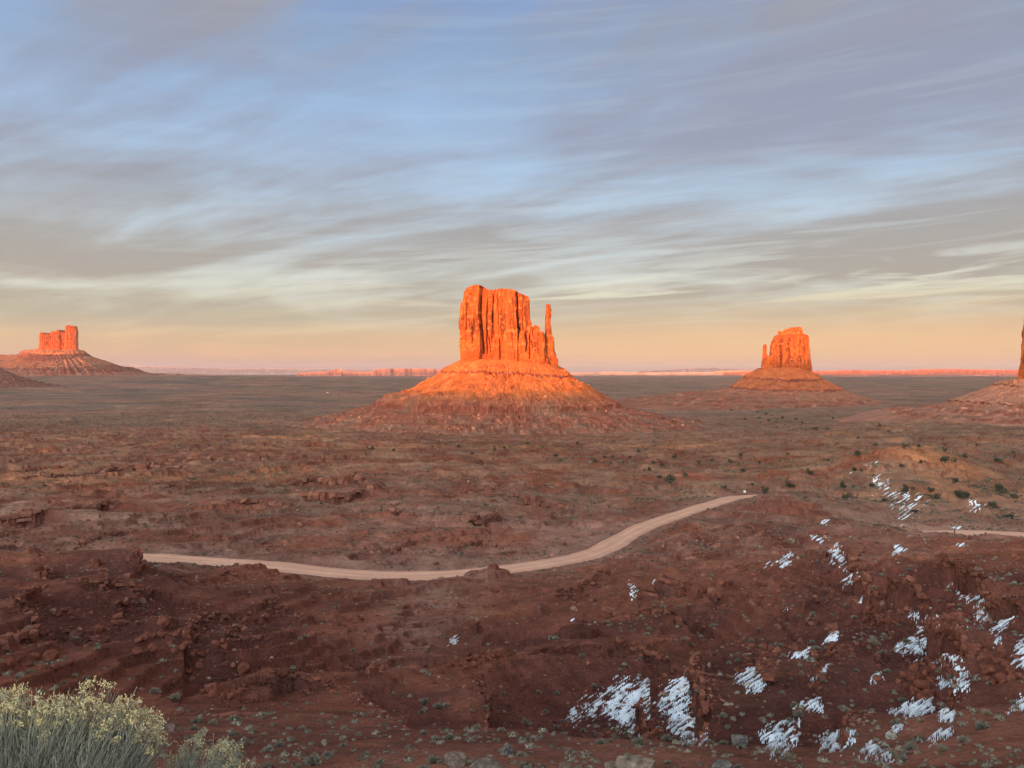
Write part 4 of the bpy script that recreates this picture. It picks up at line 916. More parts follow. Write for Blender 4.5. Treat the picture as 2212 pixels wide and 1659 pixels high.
def build_snow():
    up = 3; vs, fs, base = [], [], 0
    for poly in SNOW:
        p = np.array(poly); c0, c1 = np.searchsorted(ncol_front, p[:, 0].min()-8), np.searchsorted(ncol_front, p[:, 0].max()+8)
        rp = ROWPIX[:, c0:c1]; vis = VIS[:, c0:c1]
        ok = np.where(((rp > p[:, 1].min()-10) & (rp < p[:, 1].max()+10) & vis).any(1))[0]
        if len(ok) < 2: continue
        r0, r1 = ok[0], ok[-1]+1
        a = np.stack([X[r0:r1, c0:c1], Y[r0:r1, c0:c1], Z[r0:r1, c0:c1], rp[r0:r1], np.broadcast_to(ncol_front[c0:c1], rp[r0:r1].shape), LEDGE_LOW[r0:r1, c0:c1]], -1)
        n0, n1 = a.shape[:2]
        if n0 < 2 or n1 < 2: continue
        def res(a, ax, m):
            t = np.linspace(0, a.shape[ax]-1, m); i = np.minimum(t.astype(int), a.shape[ax]-2); f = t-i
            sh = [1]*a.ndim; sh[ax] = m; f = f.reshape(sh); return np.take(a, i, ax)*(1-f)+np.take(a, i+1, ax)*f
        a = res(res(a, 0, (n0-1)*up+1), 1, (n1-1)*up+1)
        lo_ = a[..., 5]
        sd = poly_sd(a[..., 4], a[..., 3], poly)
        x, y = a[..., 0], a[..., 1]; k = np.clip(y, 25, 600)/60.
        al, ac = a[..., 4]*.84-a[..., 3]*.54, a[..., 4]*.54+a[..., 3]*.84     # drifts lie along the fall of the slope
        nz = fbm(ac/3.2, al/46, 400, 3, .6)*1.1 + fbm(ac/1.5, al/20, 404, 2)*.6 + fbm(ac/14, al/20, 408, 2)*.25
        sz = math.sqrt((p[:, 0].max()-p[:, 0].min())*(p[:, 1].max()-p[:, 1].min()))
        m = np.clip(sd/(.16*sz), -2, 1.0)*.60 - .62 + nz*1.35 + .5*np.clip(lo_, 0, 1)
        cm = p.mean(0); m += np.clip(((a[..., 4]-cm[0])*.8-(a[..., 3]-cm[1])*.25)/(p[:, 0].max()-p[:, 0].min()+1), -.6, .6)*.9
        if p[:, 1].max() < 1135 and sz > 20: m -= .55
        hgt = np.clip(m, -.3, .5)*.28*np.clip(k, .6, 3)**.5
        z = a[..., 2] + hgt
        gz = np.hypot(*[g_/np.maximum(h_, 1e-3) for g_, h_ in ((np.gradient(z, axis=0), np.hypot(np.gradient(x, axis=0), np.gradient(y, axis=0))), (np.gradient(z, axis=1), np.hypot(np.gradient(x, axis=1), np.gradient(y, axis=1))))])
        keep = (gz < 1.5) & (m > -.28) & (sd > -.14*sz-1)
        nr, nc = m.shape; F_ = grid_faces(nr, nc); kf = keep.ravel()[F_].any(1); F_ = F_[kf]
        if not len(F_): continue
        used, inv = np.unique(F_, return_inverse=True)
        vs.append(np.stack([x, y, z], -1).reshape(-1, 3)[used]); fs.append(inv.reshape(-1, 4)[:, ::-1]+base); base += len(used)
    tag(mesh_obj('snow', np.concatenate(vs), np.concatenate(fs), M['snow']), kind='stuff')
build_snow()

# ---------------------------------------------------------------- stones
_t = (1+5**.5)/2
ICO = np.array([(-1,_t,0),(1,_t,0),(-1,-_t,0),(1,-_t,0),(0,-1,_t),(0,1,_t),(0,-1,-_t),(0,1,-_t),(_t,0,-1),(_t,0,1),(-_t,0,-1),(-_t,0,1)])/math.sqrt(1+_t*_t)
ICF = np.array([(0,11,5),(0,5,1),(0,1,7),(0,7,10),(0,10,11),(1,5,9),(5,11,4),(11,10,2),(10,7,6),(7,1,8),(3,9,4),(3,4,2),(3,2,6),(3,6,8),(3,8,9),(4,9,5),(2,4,11),(6,2,10),(8,6,7),(9,8,1)])
def subdiv(v, f):
    v = list(map(tuple, v)); cache = {}; out = []
    def m(a, b):
        k = (min(a, b), max(a, b))
        if k not in cache:
            p = (np.array(v[a])+np.array(v[b]))/2; v.append(tuple(p/np.linalg.norm(p))); cache[k] = len(v)-1
        return cache[k]
    for a, b, c in f:
        ab, bc, ca = m(a, b), m(b, c), m(c, a); out += [(a, ab, ca), (b, bc, ab), (c, ca, bc), (ab, bc, ca)]
    return np.array(v), np.array(out)
SPH1 = subdiv(ICO, ICF); SPH2 = subdiv(*SPH1); SPH3 = subdiv(*SPH2)
def boulder_mesh(seed, blocky=.5, flat=.75, lev=SPH2):
    """a split, weathered block: a ball cut back by a few joint planes, then roughened"""
    r = np.random.default_rng(seed); v = lev[0].copy()
    nrm = r.normal(size=(int(6+6*blocky), 3)); nrm /= np.linalg.norm(nrm, axis=1)[:, None]
    if blocky > .6: nrm[:6] = np.array([(1,0,0),(-1,0,0),(0,1,0),(0,-1,0),(0,0,1),(0,0,-1)])+r.normal(size=(6, 3))*.16; nrm /= np.linalg.norm(nrm, axis=1)[:, None]
    lim = r.uniform(.55, .85, len(nrm))
    for n_, l_ in zip(nrm, lim):
        d = v@n_; v = v - np.clip(d-l_, 0, None)[:, None]*n_
    k = 1 + .05*fbm(v[:, 0]*2.4+seed, v[:, 1]*2.4+v[:, 2]*1.7, seed, 3)
    v = v*k[:, None]*np.array((1, r.uniform(.7, .95), flat*r.uniform(.85, 1.1)))
    return v, lev[1]
def place(o, px, py, rot=None, sc=1.0, sink=0., tilt=0.):
    x, y, z = ground(px, py); o.location = (x, y, z-sink); o.rotation_euler = (random.uniform(-tilt, tilt), random.uniform(-tilt, tilt), random.uniform(0, 6.28) if rot is None else rot); o.scale = (sc,)*3
    return y
random.seed(4)
def rock_tint(v, base, seed, spots=None):
    c = np.broadcast_to(np.array(base), (len(v), 3)).copy()
    c *= (1+.3*fbm(v[:, 0]*3+seed, v[:, 1]*3+v[:, 2]*2, seed, 3))[:, None]
    if spots is not None: c = mixc(c, np.array(spots), np.clip(fbm(v[:, 0]*2.2+9, v[:, 2]*2.2+v[:, 1], seed+4, 4)*2, 0, 1)*.7)
    return c
# the separate rocks of the near slope: each its own shape
NEARROCKS = [   # column, row of its foot, width px, height share, colour, label, seed, blocky
 (1600,1612,39,.95,(.13,.105,.095),'big dark grey block standing alone on the rim beside the snow',1,.9),
 (1378,1664,82,.52,(.33,.225,.155),'largest tan slab at the bottom edge, right of its split-off piece',2,.8),
 (1322,1664,36,.75,(.29,.20,.14),'tan chunk leaning against the left end of the largest tan slab',3,.8),
 (985,1655,56,.55,(.25,.165,.115),'flat tan slab at the bottom edge behind a low green shrub',4,.9),
 (1050,1668,56,.55,(.22,.155,.12),'grey tan rock half cut off by the bottom edge, left of the middle',5,.8),
 (1097,1628,34,.85,(.12,.09,.08),'dark lichen-stained boulder with a grey shrub at its right side',6,.6),
 (1226,1634,21,1.2,(.20,.115,.08),'upright narrow brown rock between the dark boulder and the largest tan slab',7,.9),
 (366,1582,38,.55,(.17,.085,.065),'low maroon rock just right of the tall yellow bush',8,.6),
 (1222,1660,30,.5,(.22,.13,.09),'small flat brown stone lying left of the largest tan slab',9,.8),
 (1562,1665,40,.6,(.15,.12,.11),'dark grey rock at the bottom edge below the big dark block',10,.8),
 (1140,1592,14,.8,(.24,.13,.09),'small tan stone alone on the bare rim slope above the dark boulder',11,.6),
]
for px, py, w, hs, colr, lab, sd, bl in NEARROCKS:
    v, f = boulder_mesh(sd*17, bl, hs, SPH3)
    o = mesh_obj('boulder', v, f, M['tanrock'], rock_tint(v, colr, sd, (.30,.235,.18) if sum(colr) < .4 else (.16,.115,.09)), smooth=False)
    x, y, z = ground(px, py); s = w/F*y/1.55; o.scale = (s, s, s); o.location = (x, y, z+s*hs*.33); o.rotation_euler = (0, 0, sd*1.3)
    tag(o, lab, 'rock')
BOULD = {   # groups of boulders: label, group, [(column, foot row, width px)]
 ('rounded red boulder in the pile between the two long snow streaks at the right','boulders piled between the right snow streaks'):
   [(2091,1412,31),(2113,1402,17),(2136,1396,23),(2128,1424,23),(2163,1408,21),(2164,1422,18),(2140,1458,27),(2162,1474,28),(2184,1456,25),(2184,1472,20),(2150,1476,17),(2116,1428,14),(2172,1440,16),(2120,1444,13),(2150,1432,15),(2196,1425,17),(2200,1466,18),(2130,1470,13)],
 ('red boulder of the heap left of the long curving snow streak','boulders heaped left of the curving snow streak'):
   [(1965,1468,25),(1974,1452,15),(2008,1430,21),(1991,1496,31),(1976,1497,22),(2006,1508,25),(1992,1512,24),(1896,1471,18),(2016,1450,16),(1950,1462,15),(1985,1470,16),(2000,1462,14),(1958,1488,14),(1940,1478,12),(2012,1474,15),(1978,1440,14),(1962,1432,12)],
 ('red boulder resting on the smooth rock above the heap at the right','boulders on the smooth rock at the right'): [(2071,1334,21),(2085,1338,22),(2060,1344,14),(2080,1348,13),(2098,1344,12),(2058,1330,11)],
 ('red block fallen below the stepped ledges in the middle of the right slope','blocks below the right ledges'):
   [(1665,1476,27),(1668,1408,18),(1650,1400,14),(1684,1414,13),(1605,1455,14),(1622,1440,13),(1640,1436,12),(1880,1330,18),(1900,1338,16),(1870,1345,15),(1890,1350,14),(1912,1352,15),(1860,1330,13),(1925,1345,14),(1930,1325,13),(1848,1352,12),(1905,1318,12),(1790,1405,14),(1800,1398,12),(1812,1410,14)],
 ('brown boulder of the rockfall on the shaded left hillside','boulders of the left rockfall'):
   [(295,1416,23),(329,1406,19),(463,1402,21),(485,1404,19),(260,1366,17),(210,1364,21),(389,1368,14),(353,1348,21),(347,1393,16),(310,1394,15),(367,1396,15),(298,1394,16),(330,1384,13),(400,1376,15),(412,1366,13),(380,1378,12),(370,1362,12),(440,1330,14),(455,1338,15),(470,1332,13),(485,1340,16),(500,1332,14),(515,1338,13),(530,1345,15),(548,1338,14),(560,1350,15),(446,1345,12),(540,1330,13),(575,1342,13),(245,1352,13),(272,1352,12),(316,1376,13),(345,1372,14),(395,1402,14),(375,1410,13),(420,1412,14),(400,1432,15),(430,1445,15),(385,1445,13),(410,1455,14)],
 ('large brown block alone on the dark slope right of the left rockfall','single block right of the left rockfall'): [(527,1454,29)],
 ('brown boulder under the curved lip of the left hill','boulders under the left lip'): [(108,1424,29),(63,1440,19),(90,1446,20),(120,1452,18),(40,1432,17),(75,1425,16),(20,1440,18),(150,1440,16),(105,1395,13),(90,1378,14),(140,1320,15),(128,1330,14),(150,1330,13),(170,1322,12)],
 ('maroon block at the head of the gully below the left hill','blocks at the gully head'): [(457,1494,27),(463,1506,24),(520,1500,23),(438,1500,15),(480,1510,16),(500,1510,15)],
 ('reddish block in the tumbled rocks near the middle of the bowl','blocks in the middle of the bowl'): [(985,1430,17),(1000,1438,16),(1015,1430,17),(1030,1425,16),(1045,1420,18),(1058,1414,16),(1040,1432,15),(1022,1440,15),(1005,1446,14),(975,1440,14),(1065,1424,14),(1075,1418,13),(1010,1418,13),(1020,1355,12),(1005,1362,12),(990,1370,13),(1030,1348,12),(985,1355,11)],
}
BPROTO = []
for k in range(9):
    v, f = boulder_mesh(500+k, .25+.08*k, .8, SPH2)
    base = [(.205,.065,.038),(.18,.056,.034),(.23,.076,.046)][k % 3]
    o = mesh_obj('boulder', v, f, M['redrock'], rock_tint(v, base, k), smooth=False); BPROTO.append([o, False])
def put_boulder(px, py, w, label, group):
    k = random.randrange(9); src, used = BPROTO[k]
    if not used: o = src; BPROTO[k][1] = True
    else: o = src.copy(); COL.objects.link(o)
    x, y, z = ground(px, py); s = w/F*y/1.5; o.scale = (s, s*random.uniform(.8, 1), s*random.uniform(.8, 1.15)); o.location = (x, y, z+s*.32)
    o.rotation_euler = (random.uniform(-.3, .3), random.uniform(-.3, .3), random.uniform(0, 6.28)); tag(o, label, 'rock', group)
for (lab, grp), items in BOULD.items():
    for it in items: put_boulder(*it, lab, grp)
for o, used in BPROTO:
    if not used: bpy.data.objects.remove(o)

# loose stones too many to count: one mesh
def scatter_idx(weight, n, seed):
    w = (weight*VIS).ravel(); c = np.cumsum(w); r = np.random.default_rng(seed).uniform(0, c[-1], n); return np.searchsorted(c, r)
def build_rubble():
    g = np.random.default_rng(21)
    wgt = sstep(10, 13, RAD)*(1-sstep(380, 460, RAD))*rd*(LEDGE_LOW*1.3*sstep(25, 60, RAD) + LIP*1.8 + .035*(1+1.2*(RAD < 34)) + .5*sstep(.05, .5, fbm(X/28, Y/28, 112, 3))*sstep(.15, .6, STEEP))
    idx = scatter_idx(wgt, 19000, 22); n = len(idx)
    P = np.stack([X.ravel()[idx], Y.ravel()[idx], Z.ravel()[idx]], 1); d = P[:, 1]
    pxs = g.pareto(2.2, n)*1.6+2.2; pxs = np.minimum(pxs, 13)*np.where(LIP.ravel()[idx] > .3, 1.5, 1); pxs = np.where(d < 34, np.minimum(pxs*.8, 6), pxs)
    s = pxs/F*d/1.6
    ax = g.normal(size=(n, 12, 3))*.20+1
    v = ICO[None]*ax*s[:, None, None]*g.uniform(.6, 1.15, (n, 1, 3))*np.array((1, 1, .75))
    a = g.uniform(0, 6.28, n); ca, sa_ = np.cos(a)[:, None], np.sin(a)[:, None]
    vx = v[..., 0]*ca-v[..., 1]*sa_; vy = v[..., 0]*sa_+v[..., 1]*ca
    V = np.stack([vx, vy, v[..., 2]], -1) + P[:, None] + np.array((0, 0, .15))*s[:, None, None]
    Fc = (ICF[None]+(np.arange(n)*12)[:, None, None]).reshape(-1, 3)
    base = np.array([(.20,.064,.037),(.16,.052,.033),(.25,.09,.055),(.27,.14,.10)])[g.choice(4, n, p=[.4,.32,.2,.08])]*g.uniform(.7, 1.25, (n, 1))
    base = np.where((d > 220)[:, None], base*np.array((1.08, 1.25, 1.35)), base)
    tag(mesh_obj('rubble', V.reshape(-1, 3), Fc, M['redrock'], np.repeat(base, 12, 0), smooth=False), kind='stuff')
build_rubble()

# blocks of the hard beds, standing along the lips of the ledges
def build_ledge_rock():
    g = np.random.default_rng(61); V, Fc, Cc, b = [], [], [], 0
    cube = np.array([(a, b_, c) for a in (-1, 1) for b_ in (-1, 1) for c in (-1, 1)], float)
    cf = np.array([(0,1,3,2),(4,6,7,5),(0,4,5,1),(2,3,7,6),(0,2,6,4),(1,5,7,3)])
    for pts, h, side in LEDGES:
        p = plan(pts, Z0); dm = p[:, 1].mean(); low = np.array({'left': (-1, 0), 'right': (1, 0), 'below': (0, -1)}[side])
        hb_ = np.clip((.0066 if dm < 230 else .0050)*dm, .26, 3.2)*np.clip(h/2, .6, 1.3)*(.72 if side != 'below' and dm < 120 else 1)
        seg = np.hypot(*np.diff(p, axis=0).T); t = np.concatenate([[0], np.cumsum(seg)]); s_ = g.uniform(0, hb_)
        while s_ < t[-1]:
            L = hb_*g.uniform(.7, 2.4); sm = min(s_+L/2, t[-1]); s_ += L*g.uniform(.85, 1.15)
            if g.random() < .07: continue
            for tier in range(1 if g.random() < .55 else 2):
                x = np.interp(sm, t, p[:, 0]); y = np.interp(sm, t, p[:, 1]); k = min(np.searchsorted(t, sm, 'right')-1, len(p)-2)
                tg = (p[k+1]-p[k])/max(seg[k], 1e-6); nm = np.array((-tg[1], tg[0])); nm = nm*(np.sign(nm@low) or 1)
                o_ = perlin(np.array([x/4.5]), np.array([y/4.5]), 80)[0]*-1.0*min(1, max(.45, dm/90)) + g.normal()*.15*hb_
                c = np.array((x, y))+nm*(o_+tier*hb_*.35)
                if not (9 < c[1] < 1500): continue
                zt = max(ground_at(*(c-nm*hb_*.7)), ground_at(*c)) + hb_*g.uniform(-.05, .16) - tier*hb_*.75
                hh = hb_*g.uniform(.55, 1.0); dpt = hb_*g.uniform(.7, 1.2)
                v = cube*(1+g.normal(size=(8, 3))*.2)*np.array((L/2, dpt/2, hh/2)); v[:, :2] *= np.where(v[:, 2:] > 0, g.uniform(.82, 1), 1)
                a = math.atan2(tg[1], tg[0])+g.normal()*.12; tl = g.normal()*.08; v[:, 2] += v[:, 0]*tl
                vx = v[:, 0]*math.cos(a)-v[:, 1]*math.sin(a); vy = v[:, 0]*math.sin(a)+v[:, 1]*math.cos(a)
                V.append(np.stack([vx+c[0], vy+c[1], v[:, 2]+zt-hh/2], 1)); Fc.append(cf+b); b += 8
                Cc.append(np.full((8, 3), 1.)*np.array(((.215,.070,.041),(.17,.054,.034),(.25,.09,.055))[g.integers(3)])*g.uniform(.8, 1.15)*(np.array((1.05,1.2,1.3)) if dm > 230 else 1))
    # outcrops of the thin beds: they follow the contours of the slopes
    Qf = Z + fbm(X/30, Y/30, 420, 3)*1.3; lv = 2.6; xc_ = np.gradient(X, axis=1); Qx = np.gradient(Qf, axis=1)/np.where(np.abs(xc_) < 1e-4, 1e-4, xc_)
    Qy = (np.gradient(Qf, axis=0)-Qx*np.gradient(X, axis=0))/np.gradient(Y, axis=0).clip(1e-4)
    cross = np.zeros(Z.shape, bool); cross[1:] = np.floor(Qf[1:]/lv) != np.floor(Qf[:-1]/lv)
    on = (fbm(X/17, Y/17, 424, 3)+.5*perlin(np.floor(Qf/lv)*1.7, X/30, 427) > .12) & (RAD > 30) & (Y < 300) & VIS & (ROADDIST > ROADW+8)
    ii, jj = np.where(cross & on); kp = g.random(len(ii)) < .24; ii, jj = ii[kp], jj[kp]
    for i, j in zip(ii, jj):
        d = Y[i, j]; hb_ = np.clip(.0040*d, .16, 1.1)*g.uniform(.5, 1.35); gr = math.hypot(Qx[i, j], Qy[i, j])+1e-6
        L = hb_*g.uniform(.9, 2.8); a = math.atan2(Qy[i, j], Qx[i, j])+math.pi/2+g.normal()*.15
        v = cube*(1+g.normal(size=(8, 3))*.13)*np.array((L/2, hb_*g.uniform(.4, .7), hb_*g.uniform(.3, .5)))
        vx = v[:, 0]*math.cos(a)-v[:, 1]*math.sin(a); vy = v[:, 0]*math.sin(a)+v[:, 1]*math.cos(a)
        V.append(np.stack([vx+X[i, j]+Qx[i, j]/gr*hb_*.2, vy+Y[i, j]+Qy[i, j]/gr*hb_*.2, v[:, 2]+Z[i, j]+hb_*.02], 1)); Fc.append(cf+b); b += 8
        Cc.append(np.clip(C[i, j]*g.uniform(.75, 1.2), 0, 1)*np.ones((8, 3)))
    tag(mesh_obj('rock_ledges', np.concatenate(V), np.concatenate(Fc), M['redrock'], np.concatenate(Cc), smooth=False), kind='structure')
build_ledge_rock()

# ---------------------------------------------------------------- desert scrub
def twig_mesh(seed, n=220, spread=1.0, width=.035, up=.55, h=1.0):
    """a rounded clump of thin upright twigs and leaves, about one unit wide and high"""
    r = np.random.default_rng(seed); az = r.uniform(0, 6.28, n); el = np.arcsin(np.clip(r.uniform(-.05, 1, n), 0, 1))
    L = .5*r.uniform(.72, 1.05, n)*(1+.22*np.sin(az*3+seed)*np.cos(el)); d = np.stack([np.cos(az)*np.cos(el), np.sin(az)*np.cos(el), np.sin(el)*1.15*h], 1)
    st = d*(L*r.uniform(.05, .6, n))[:, None]; e = d*L[:, None]; e[:, 2] += .04
    sd = np.cross(d, r.normal(size=(n, 3))); sd /= np.linalg.norm(sd, axis=1)[:, None]; w = width*r.uniform(.6, 1.4, n)[:, None]
    m = (st+e)/2 + r.normal(size=(n, 3))*.03
    V = np.stack([st-sd*w*.3, st+sd*w*.3, m+sd*w, e+sd*w*.25, m-sd*w], 1); V[..., 2] = np.maximum(V[..., 2], -.02)
    b = np.arange(n)[:, None]*5
    return V.reshape(-1, 3), [np.concatenate([b+np.array([[0, 1, 2, 4]])]), np.concatenate([b+np.array([[4, 2, 3]])])]
SPROTO = {}
for kind, mat, nn in (('sage', 'sage', 5), ('dry', 'dry', 3)):
    for k in range(nn):
        v, f = twig_mesh(700+k+(50 if kind == 'dry' else 0), 300 if kind == 'sage' else 190, width=.032 if kind == 'sage' else .016, h=.9)
        o = mesh_obj('sagebrush' if kind == 'sage' else 'dry_bush', v, f, M[mat], smooth=False); SPROTO.setdefault(kind, []).append([o, False])
def put_shrub(px, py, w, label, group, kind='sage', cat='shrub'):
    e = random.choice(SPROTO[kind])
    if not e[1]: o = e[0]; e[1] = True
    else: o = e[0].copy(); COL.objects.link(o)
    x, y, z = ground(px, py); s = w/F*y; o.location = (x, y, z-.03*s); o.rotation_euler = (0, 0, random.uniform(0, 6.28)); o.scale = (s, s, s*random.uniform(.75, 1.0))
    tag(o, label, cat, group); return o
# shrubs one can pick out on the rim: (column, foot row, width px, label)
RIMSHRUBS = [
 (677,1652,48,'largest grey green shrub at the bottom edge, right of the yellow bushes','sage'),(707,1636,28,'dark shrub touching the right side of the largest grey green shrub','sage'),
 (577,1658,30,'dry shrub at the bottom edge between the yellow bush and the largest grey green shrub','dry'),(936,1648,36,'silvery bushy shrub above the flat tan slab','sage'),(914,1662,23,'pale tuft at the bottom edge below the silvery bushy shrub','sage'),
 (972,1597,35,'wide dark green shrub on the rim, left of the middle','sage'),(940,1599,24,'low grey shrub at the left end of the wide dark green shrub','sage'),
 (1126,1634,27,'grey shrub growing against the right side of the dark lichen-stained boulder','sage'),(1131,1658,28,'grey shrub near the bottom edge below the dark lichen-stained boulder','sage'),
 (1136,1566,32,'wispy leafless bush on the rim edge left of the big snow field','dry'),(1200,1574,20,'small yellowish tuft on the rim just left of the snow','dry'),(1217,1588,20,'second yellowish tuft on the rim, lower right of its twin','dry'),
 (1379,1608,35,'double grey shrub on the rim below the lower end of the left snow field','sage'),(1441,1600,28,'grey shrub on the rim between the two left snow fields','sage'),(1297,1607,25,'grey shrub on the rim below the thin left edge of the snow','sage'),
 (1518,1497,32,'round leafless dark bush on the bare spur between two snow fields','dry'),(1676,1626,27,'brown shrub growing through the lower left snow patch beside the dark block','dry'),(1706,1640,35,'wide brown shrub at the right foot of that snow patch','dry'),
 (1718,1526,25,'upper of two shrubs left of a narrow snow tongue','sage'),(1726,1548,27,'lower of two dark shrubs on a narrow snow tongue','sage'),(1828,1537,23,'yellowish shrub on the ledge between snow patches','dry'),
 (1936,1565,27,'pale round shrub left of a bright snow wedge','sage'),(1968,1620,38,'tall grey shrub behind the lowest snow strips','sage'),(1951,1645,27,'shrub in front of the tall grey shrub by the lowest snow strips','sage'),
 (1925,1632,38,'dark tangled bush amid the lowest snow strips','dry'),(2036,1622,40,'largest straw coloured bush on the right rim','dry'),(2081,1602,30,'low grey shrub right of the straw coloured bush','sage'),
 (2121,1574,36,'rounded pale shrub topping the right rim','sage'),(2131,1543,27,'dark shrub just behind the rounded pale shrub on the right rim','dry'),(2055,1480,20,'pale shrub standing in the curving snow streak','sage'),
 (2035,1468,28,'dark shrub at the left side of the curving snow streak','dry'),(1885,1390,30,'round leafless bush on the bare slope among red ledges','dry'),(1991,1334,26,'bush beside the topmost snow patch under the long ledge','dry'),
 (1595,1662,26,'small dark shrub at the bottom edge right of the dark grey rock','sage'),(2055,1662,20,'low tuft at the bottom right edge','dry'),
]
for px, py, w, lab, kd in RIMSHRUBS: put_shrub(px, py, w, lab, None, kd)
GROUPSHRUBS = {
 ('grey sagebrush clump on the red slope right of the tall yellow bush','sagebrush clumps right of the yellow bush'): [(425,1560,26),(460,1566,28),(503,1556,28),(418,1577,22),(420,1597,21),(503,1589,22),(527,1605,27),(512,1636,28),(580,1623,32),(603,1614,26),(333,1498,28),(377,1511,27),(440,1580,14),(550,1580,13)],
 ('small grey shrub on the bare red ledges in front of the bowl','shrubs on the ledges before the bowl'): [(620,1523,14),(652,1575,20),(742,1612,19),(775,1589,17),(790,1636,28),(777,1644,15),(820,1650,25),(917,1519,23),(944,1527,21),(964,1529,19),(912,1541,18),(916,1586,21),(1050,1530,17),(850,1500,12),(760,1540,12),(690,1560,13),(870,1600,14),(700,1590,14),(726,1500,11),(1020,1540,14)],
 ('small grey shrub on the rim edge near the middle of the bottom','shrubs on the middle rim'): [(1030,1575,25),(1049,1584,21),(1070,1602,19),(1084,1580,20),(1292,1591,21),(1319,1603,18),(1354,1588,20),(1442,1652,20),(1535,1607,24),(1565,1609,20),(1260,1580,15),(1165,1590,13),(1410,1620,14),(1480,1612,15)],
 ('round grey shrub dotted among the red ledges and snow of the right slope','shrubs among the right ledges'): [(1424,1576,18),(1432,1554,14),(1372,1558,14),(1337,1569,14),(1563,1548,19),(1611,1418,13),(1575,1434,13),(1728,1399,15),(1733,1455,16),(1765,1402,19),(1781,1477,17),(1918,1452,17),(1896,1457,15),(1948,1517,21),(1960,1390,24),(1640,1470,12),(1700,1350,12),(1690,1395,11),(1750,1340,11),(1600,1380,11),(1640,1360,10),(1560,1400,11),(1850,1450,13),(1840,1420,12),(1870,1500,14),(1820,1480,12),(1690,1500,14),(1710,1470,12),(1900,1420,12),(1940,1360,12),(1860,1385,12),(1800,1330,10),(1780,1300,10),(1760,1270,9),(1720,1290,9),(1680,1310,9),(1830,1270,10),(1960,1240,9),(2050,1280,11),(2120,1360,13),(2030,1300,11),(2140,1480,17),(2190,1520,18),(1990,1560,16),(1530,1340,10),(1490,1330,10),(1460,1390,11),(1510,1380,10),(1440,1420,11)],
}
for (lab, grp), items in GROUPSHRUBS.items():
    for it in items: put_shrub(*it, lab, grp, 'sage' if random.random() < .8 else 'dry')
g_ = np.random.default_rng(33)
wb = sstep(44, 60, RAD)*(1-sstep(190, 220, RAD))*(.4+1.2*sstep(-20, 60, X))*(X < 75)*sstep(ROADW+6, ROADW+10, ROADDIST)
for i in scatter_idx(wb, 150, 34):
    d = Y.ravel()[i]; w = g_.uniform(.45, 1.0)/d*F; px = X.ravel()[i]/d*F+CX
    put_shrub(px, ROWPIX.ravel()[i], min(w, 16), 'small grey domed shrub on the floor or flank of the red bowl below the road', 'domed shrubs in the bowl', 'sage')
for l_ in SPROTO.values():
    for o, used in l_:
        if not used: bpy.data.objects.remove(o)

# low brush too many to count, out to the far plain: one mesh of leafy tufts
def build_scrub(near):
    g = np.random.default_rng(41+near)
    clump = sstep(-.3, .5, fbm(X/18, Y/18, 410, 3)+.4*fbm(X/70, Y/70, 414, 2))
    wgt = sstep(34, 60, RAD)*(1-sstep(2200, 2600, RAD))*rd*(1-.85*sstep(.3, .6, STEEP))*clump*(.045*(RAD < 200) + .22*sstep(170, 280, RAD) + 1.3*VEG)*(1-.9*np.clip(mound*1.5, 0, 1))
    wgt = wgt*((RAD < 210) if near else (RAD >= 210)); idx = scatter_idx(wgt + near*.025*sstep(11, 13, RAD)*(1-sstep(34, 40, RAD)), 1900 if near else 34000, 42); n = len(idx)
    P = np.stack([X.ravel()[idx], Y.ravel()[idx], Z.ravel()[idx]], 1); d = P[:, 1]
    P[:, 0] += g.uniform(-.5, .5, n)*d*.001; P[:, 1] += g.uniform(-.5, .5, n)*d*.006
    s = g.lognormal(-.35, .42, n)*np.interp(d, [14, 50, 200, 500, 1500, 2600], [.16, .5, .8, 1.3, 2.2, 3.5])
    m = 70 if near else 9; ls = .45 if near else 1.0; s = np.minimum(s, .65) if near else s; az = g.uniform(0, 6.28, (n, m)); el = np.arcsin(g.uniform(0, 1, (n, m)))
    dr = np.stack([np.cos(az)*np.cos(el), np.sin(az)*np.cos(el), np.sin(el)*.75], -1)
    c = dr*g.uniform(.25, .5, (n, m, 1)); u = np.cross(dr, g.normal(size=(n, m, 3))); u /= np.linalg.norm(u, axis=-1, keepdims=True); w = np.cross(u, dr)
    T = np.stack([c-(u*.22+w*.1)*ls, c+(u*.22-w*.1)*ls, c+(w*.28+dr*.1)*ls], 2)
    nearb = (d < 210); base_near = np.array((.30,.235,.165))
    V = T*s[:, None, None, None] + P[:, None, None]; V = V.reshape(-1, 3)
    pal = np.array([(.15,.115,.08),(.105,.085,.06),(.26,.19,.12),(.19,.155,.115),(.08,.068,.045)])
    base = pal[g.choice(5, n, p=[.34,.28,.10,.12,.16])]*g.uniform(.75, 1.25, (n, 1)); base = np.where(nearb[:, None], base_near*g.uniform(.7, 1.2, (n, 1)), base)
    tag(mesh_obj('scrub', V, np.arange(len(V)).reshape(-1, 3), M['redrock'], np.repeat(base, m*3, 0), smooth=False), kind='stuff')
build_scrub(0); build_scrub(1)

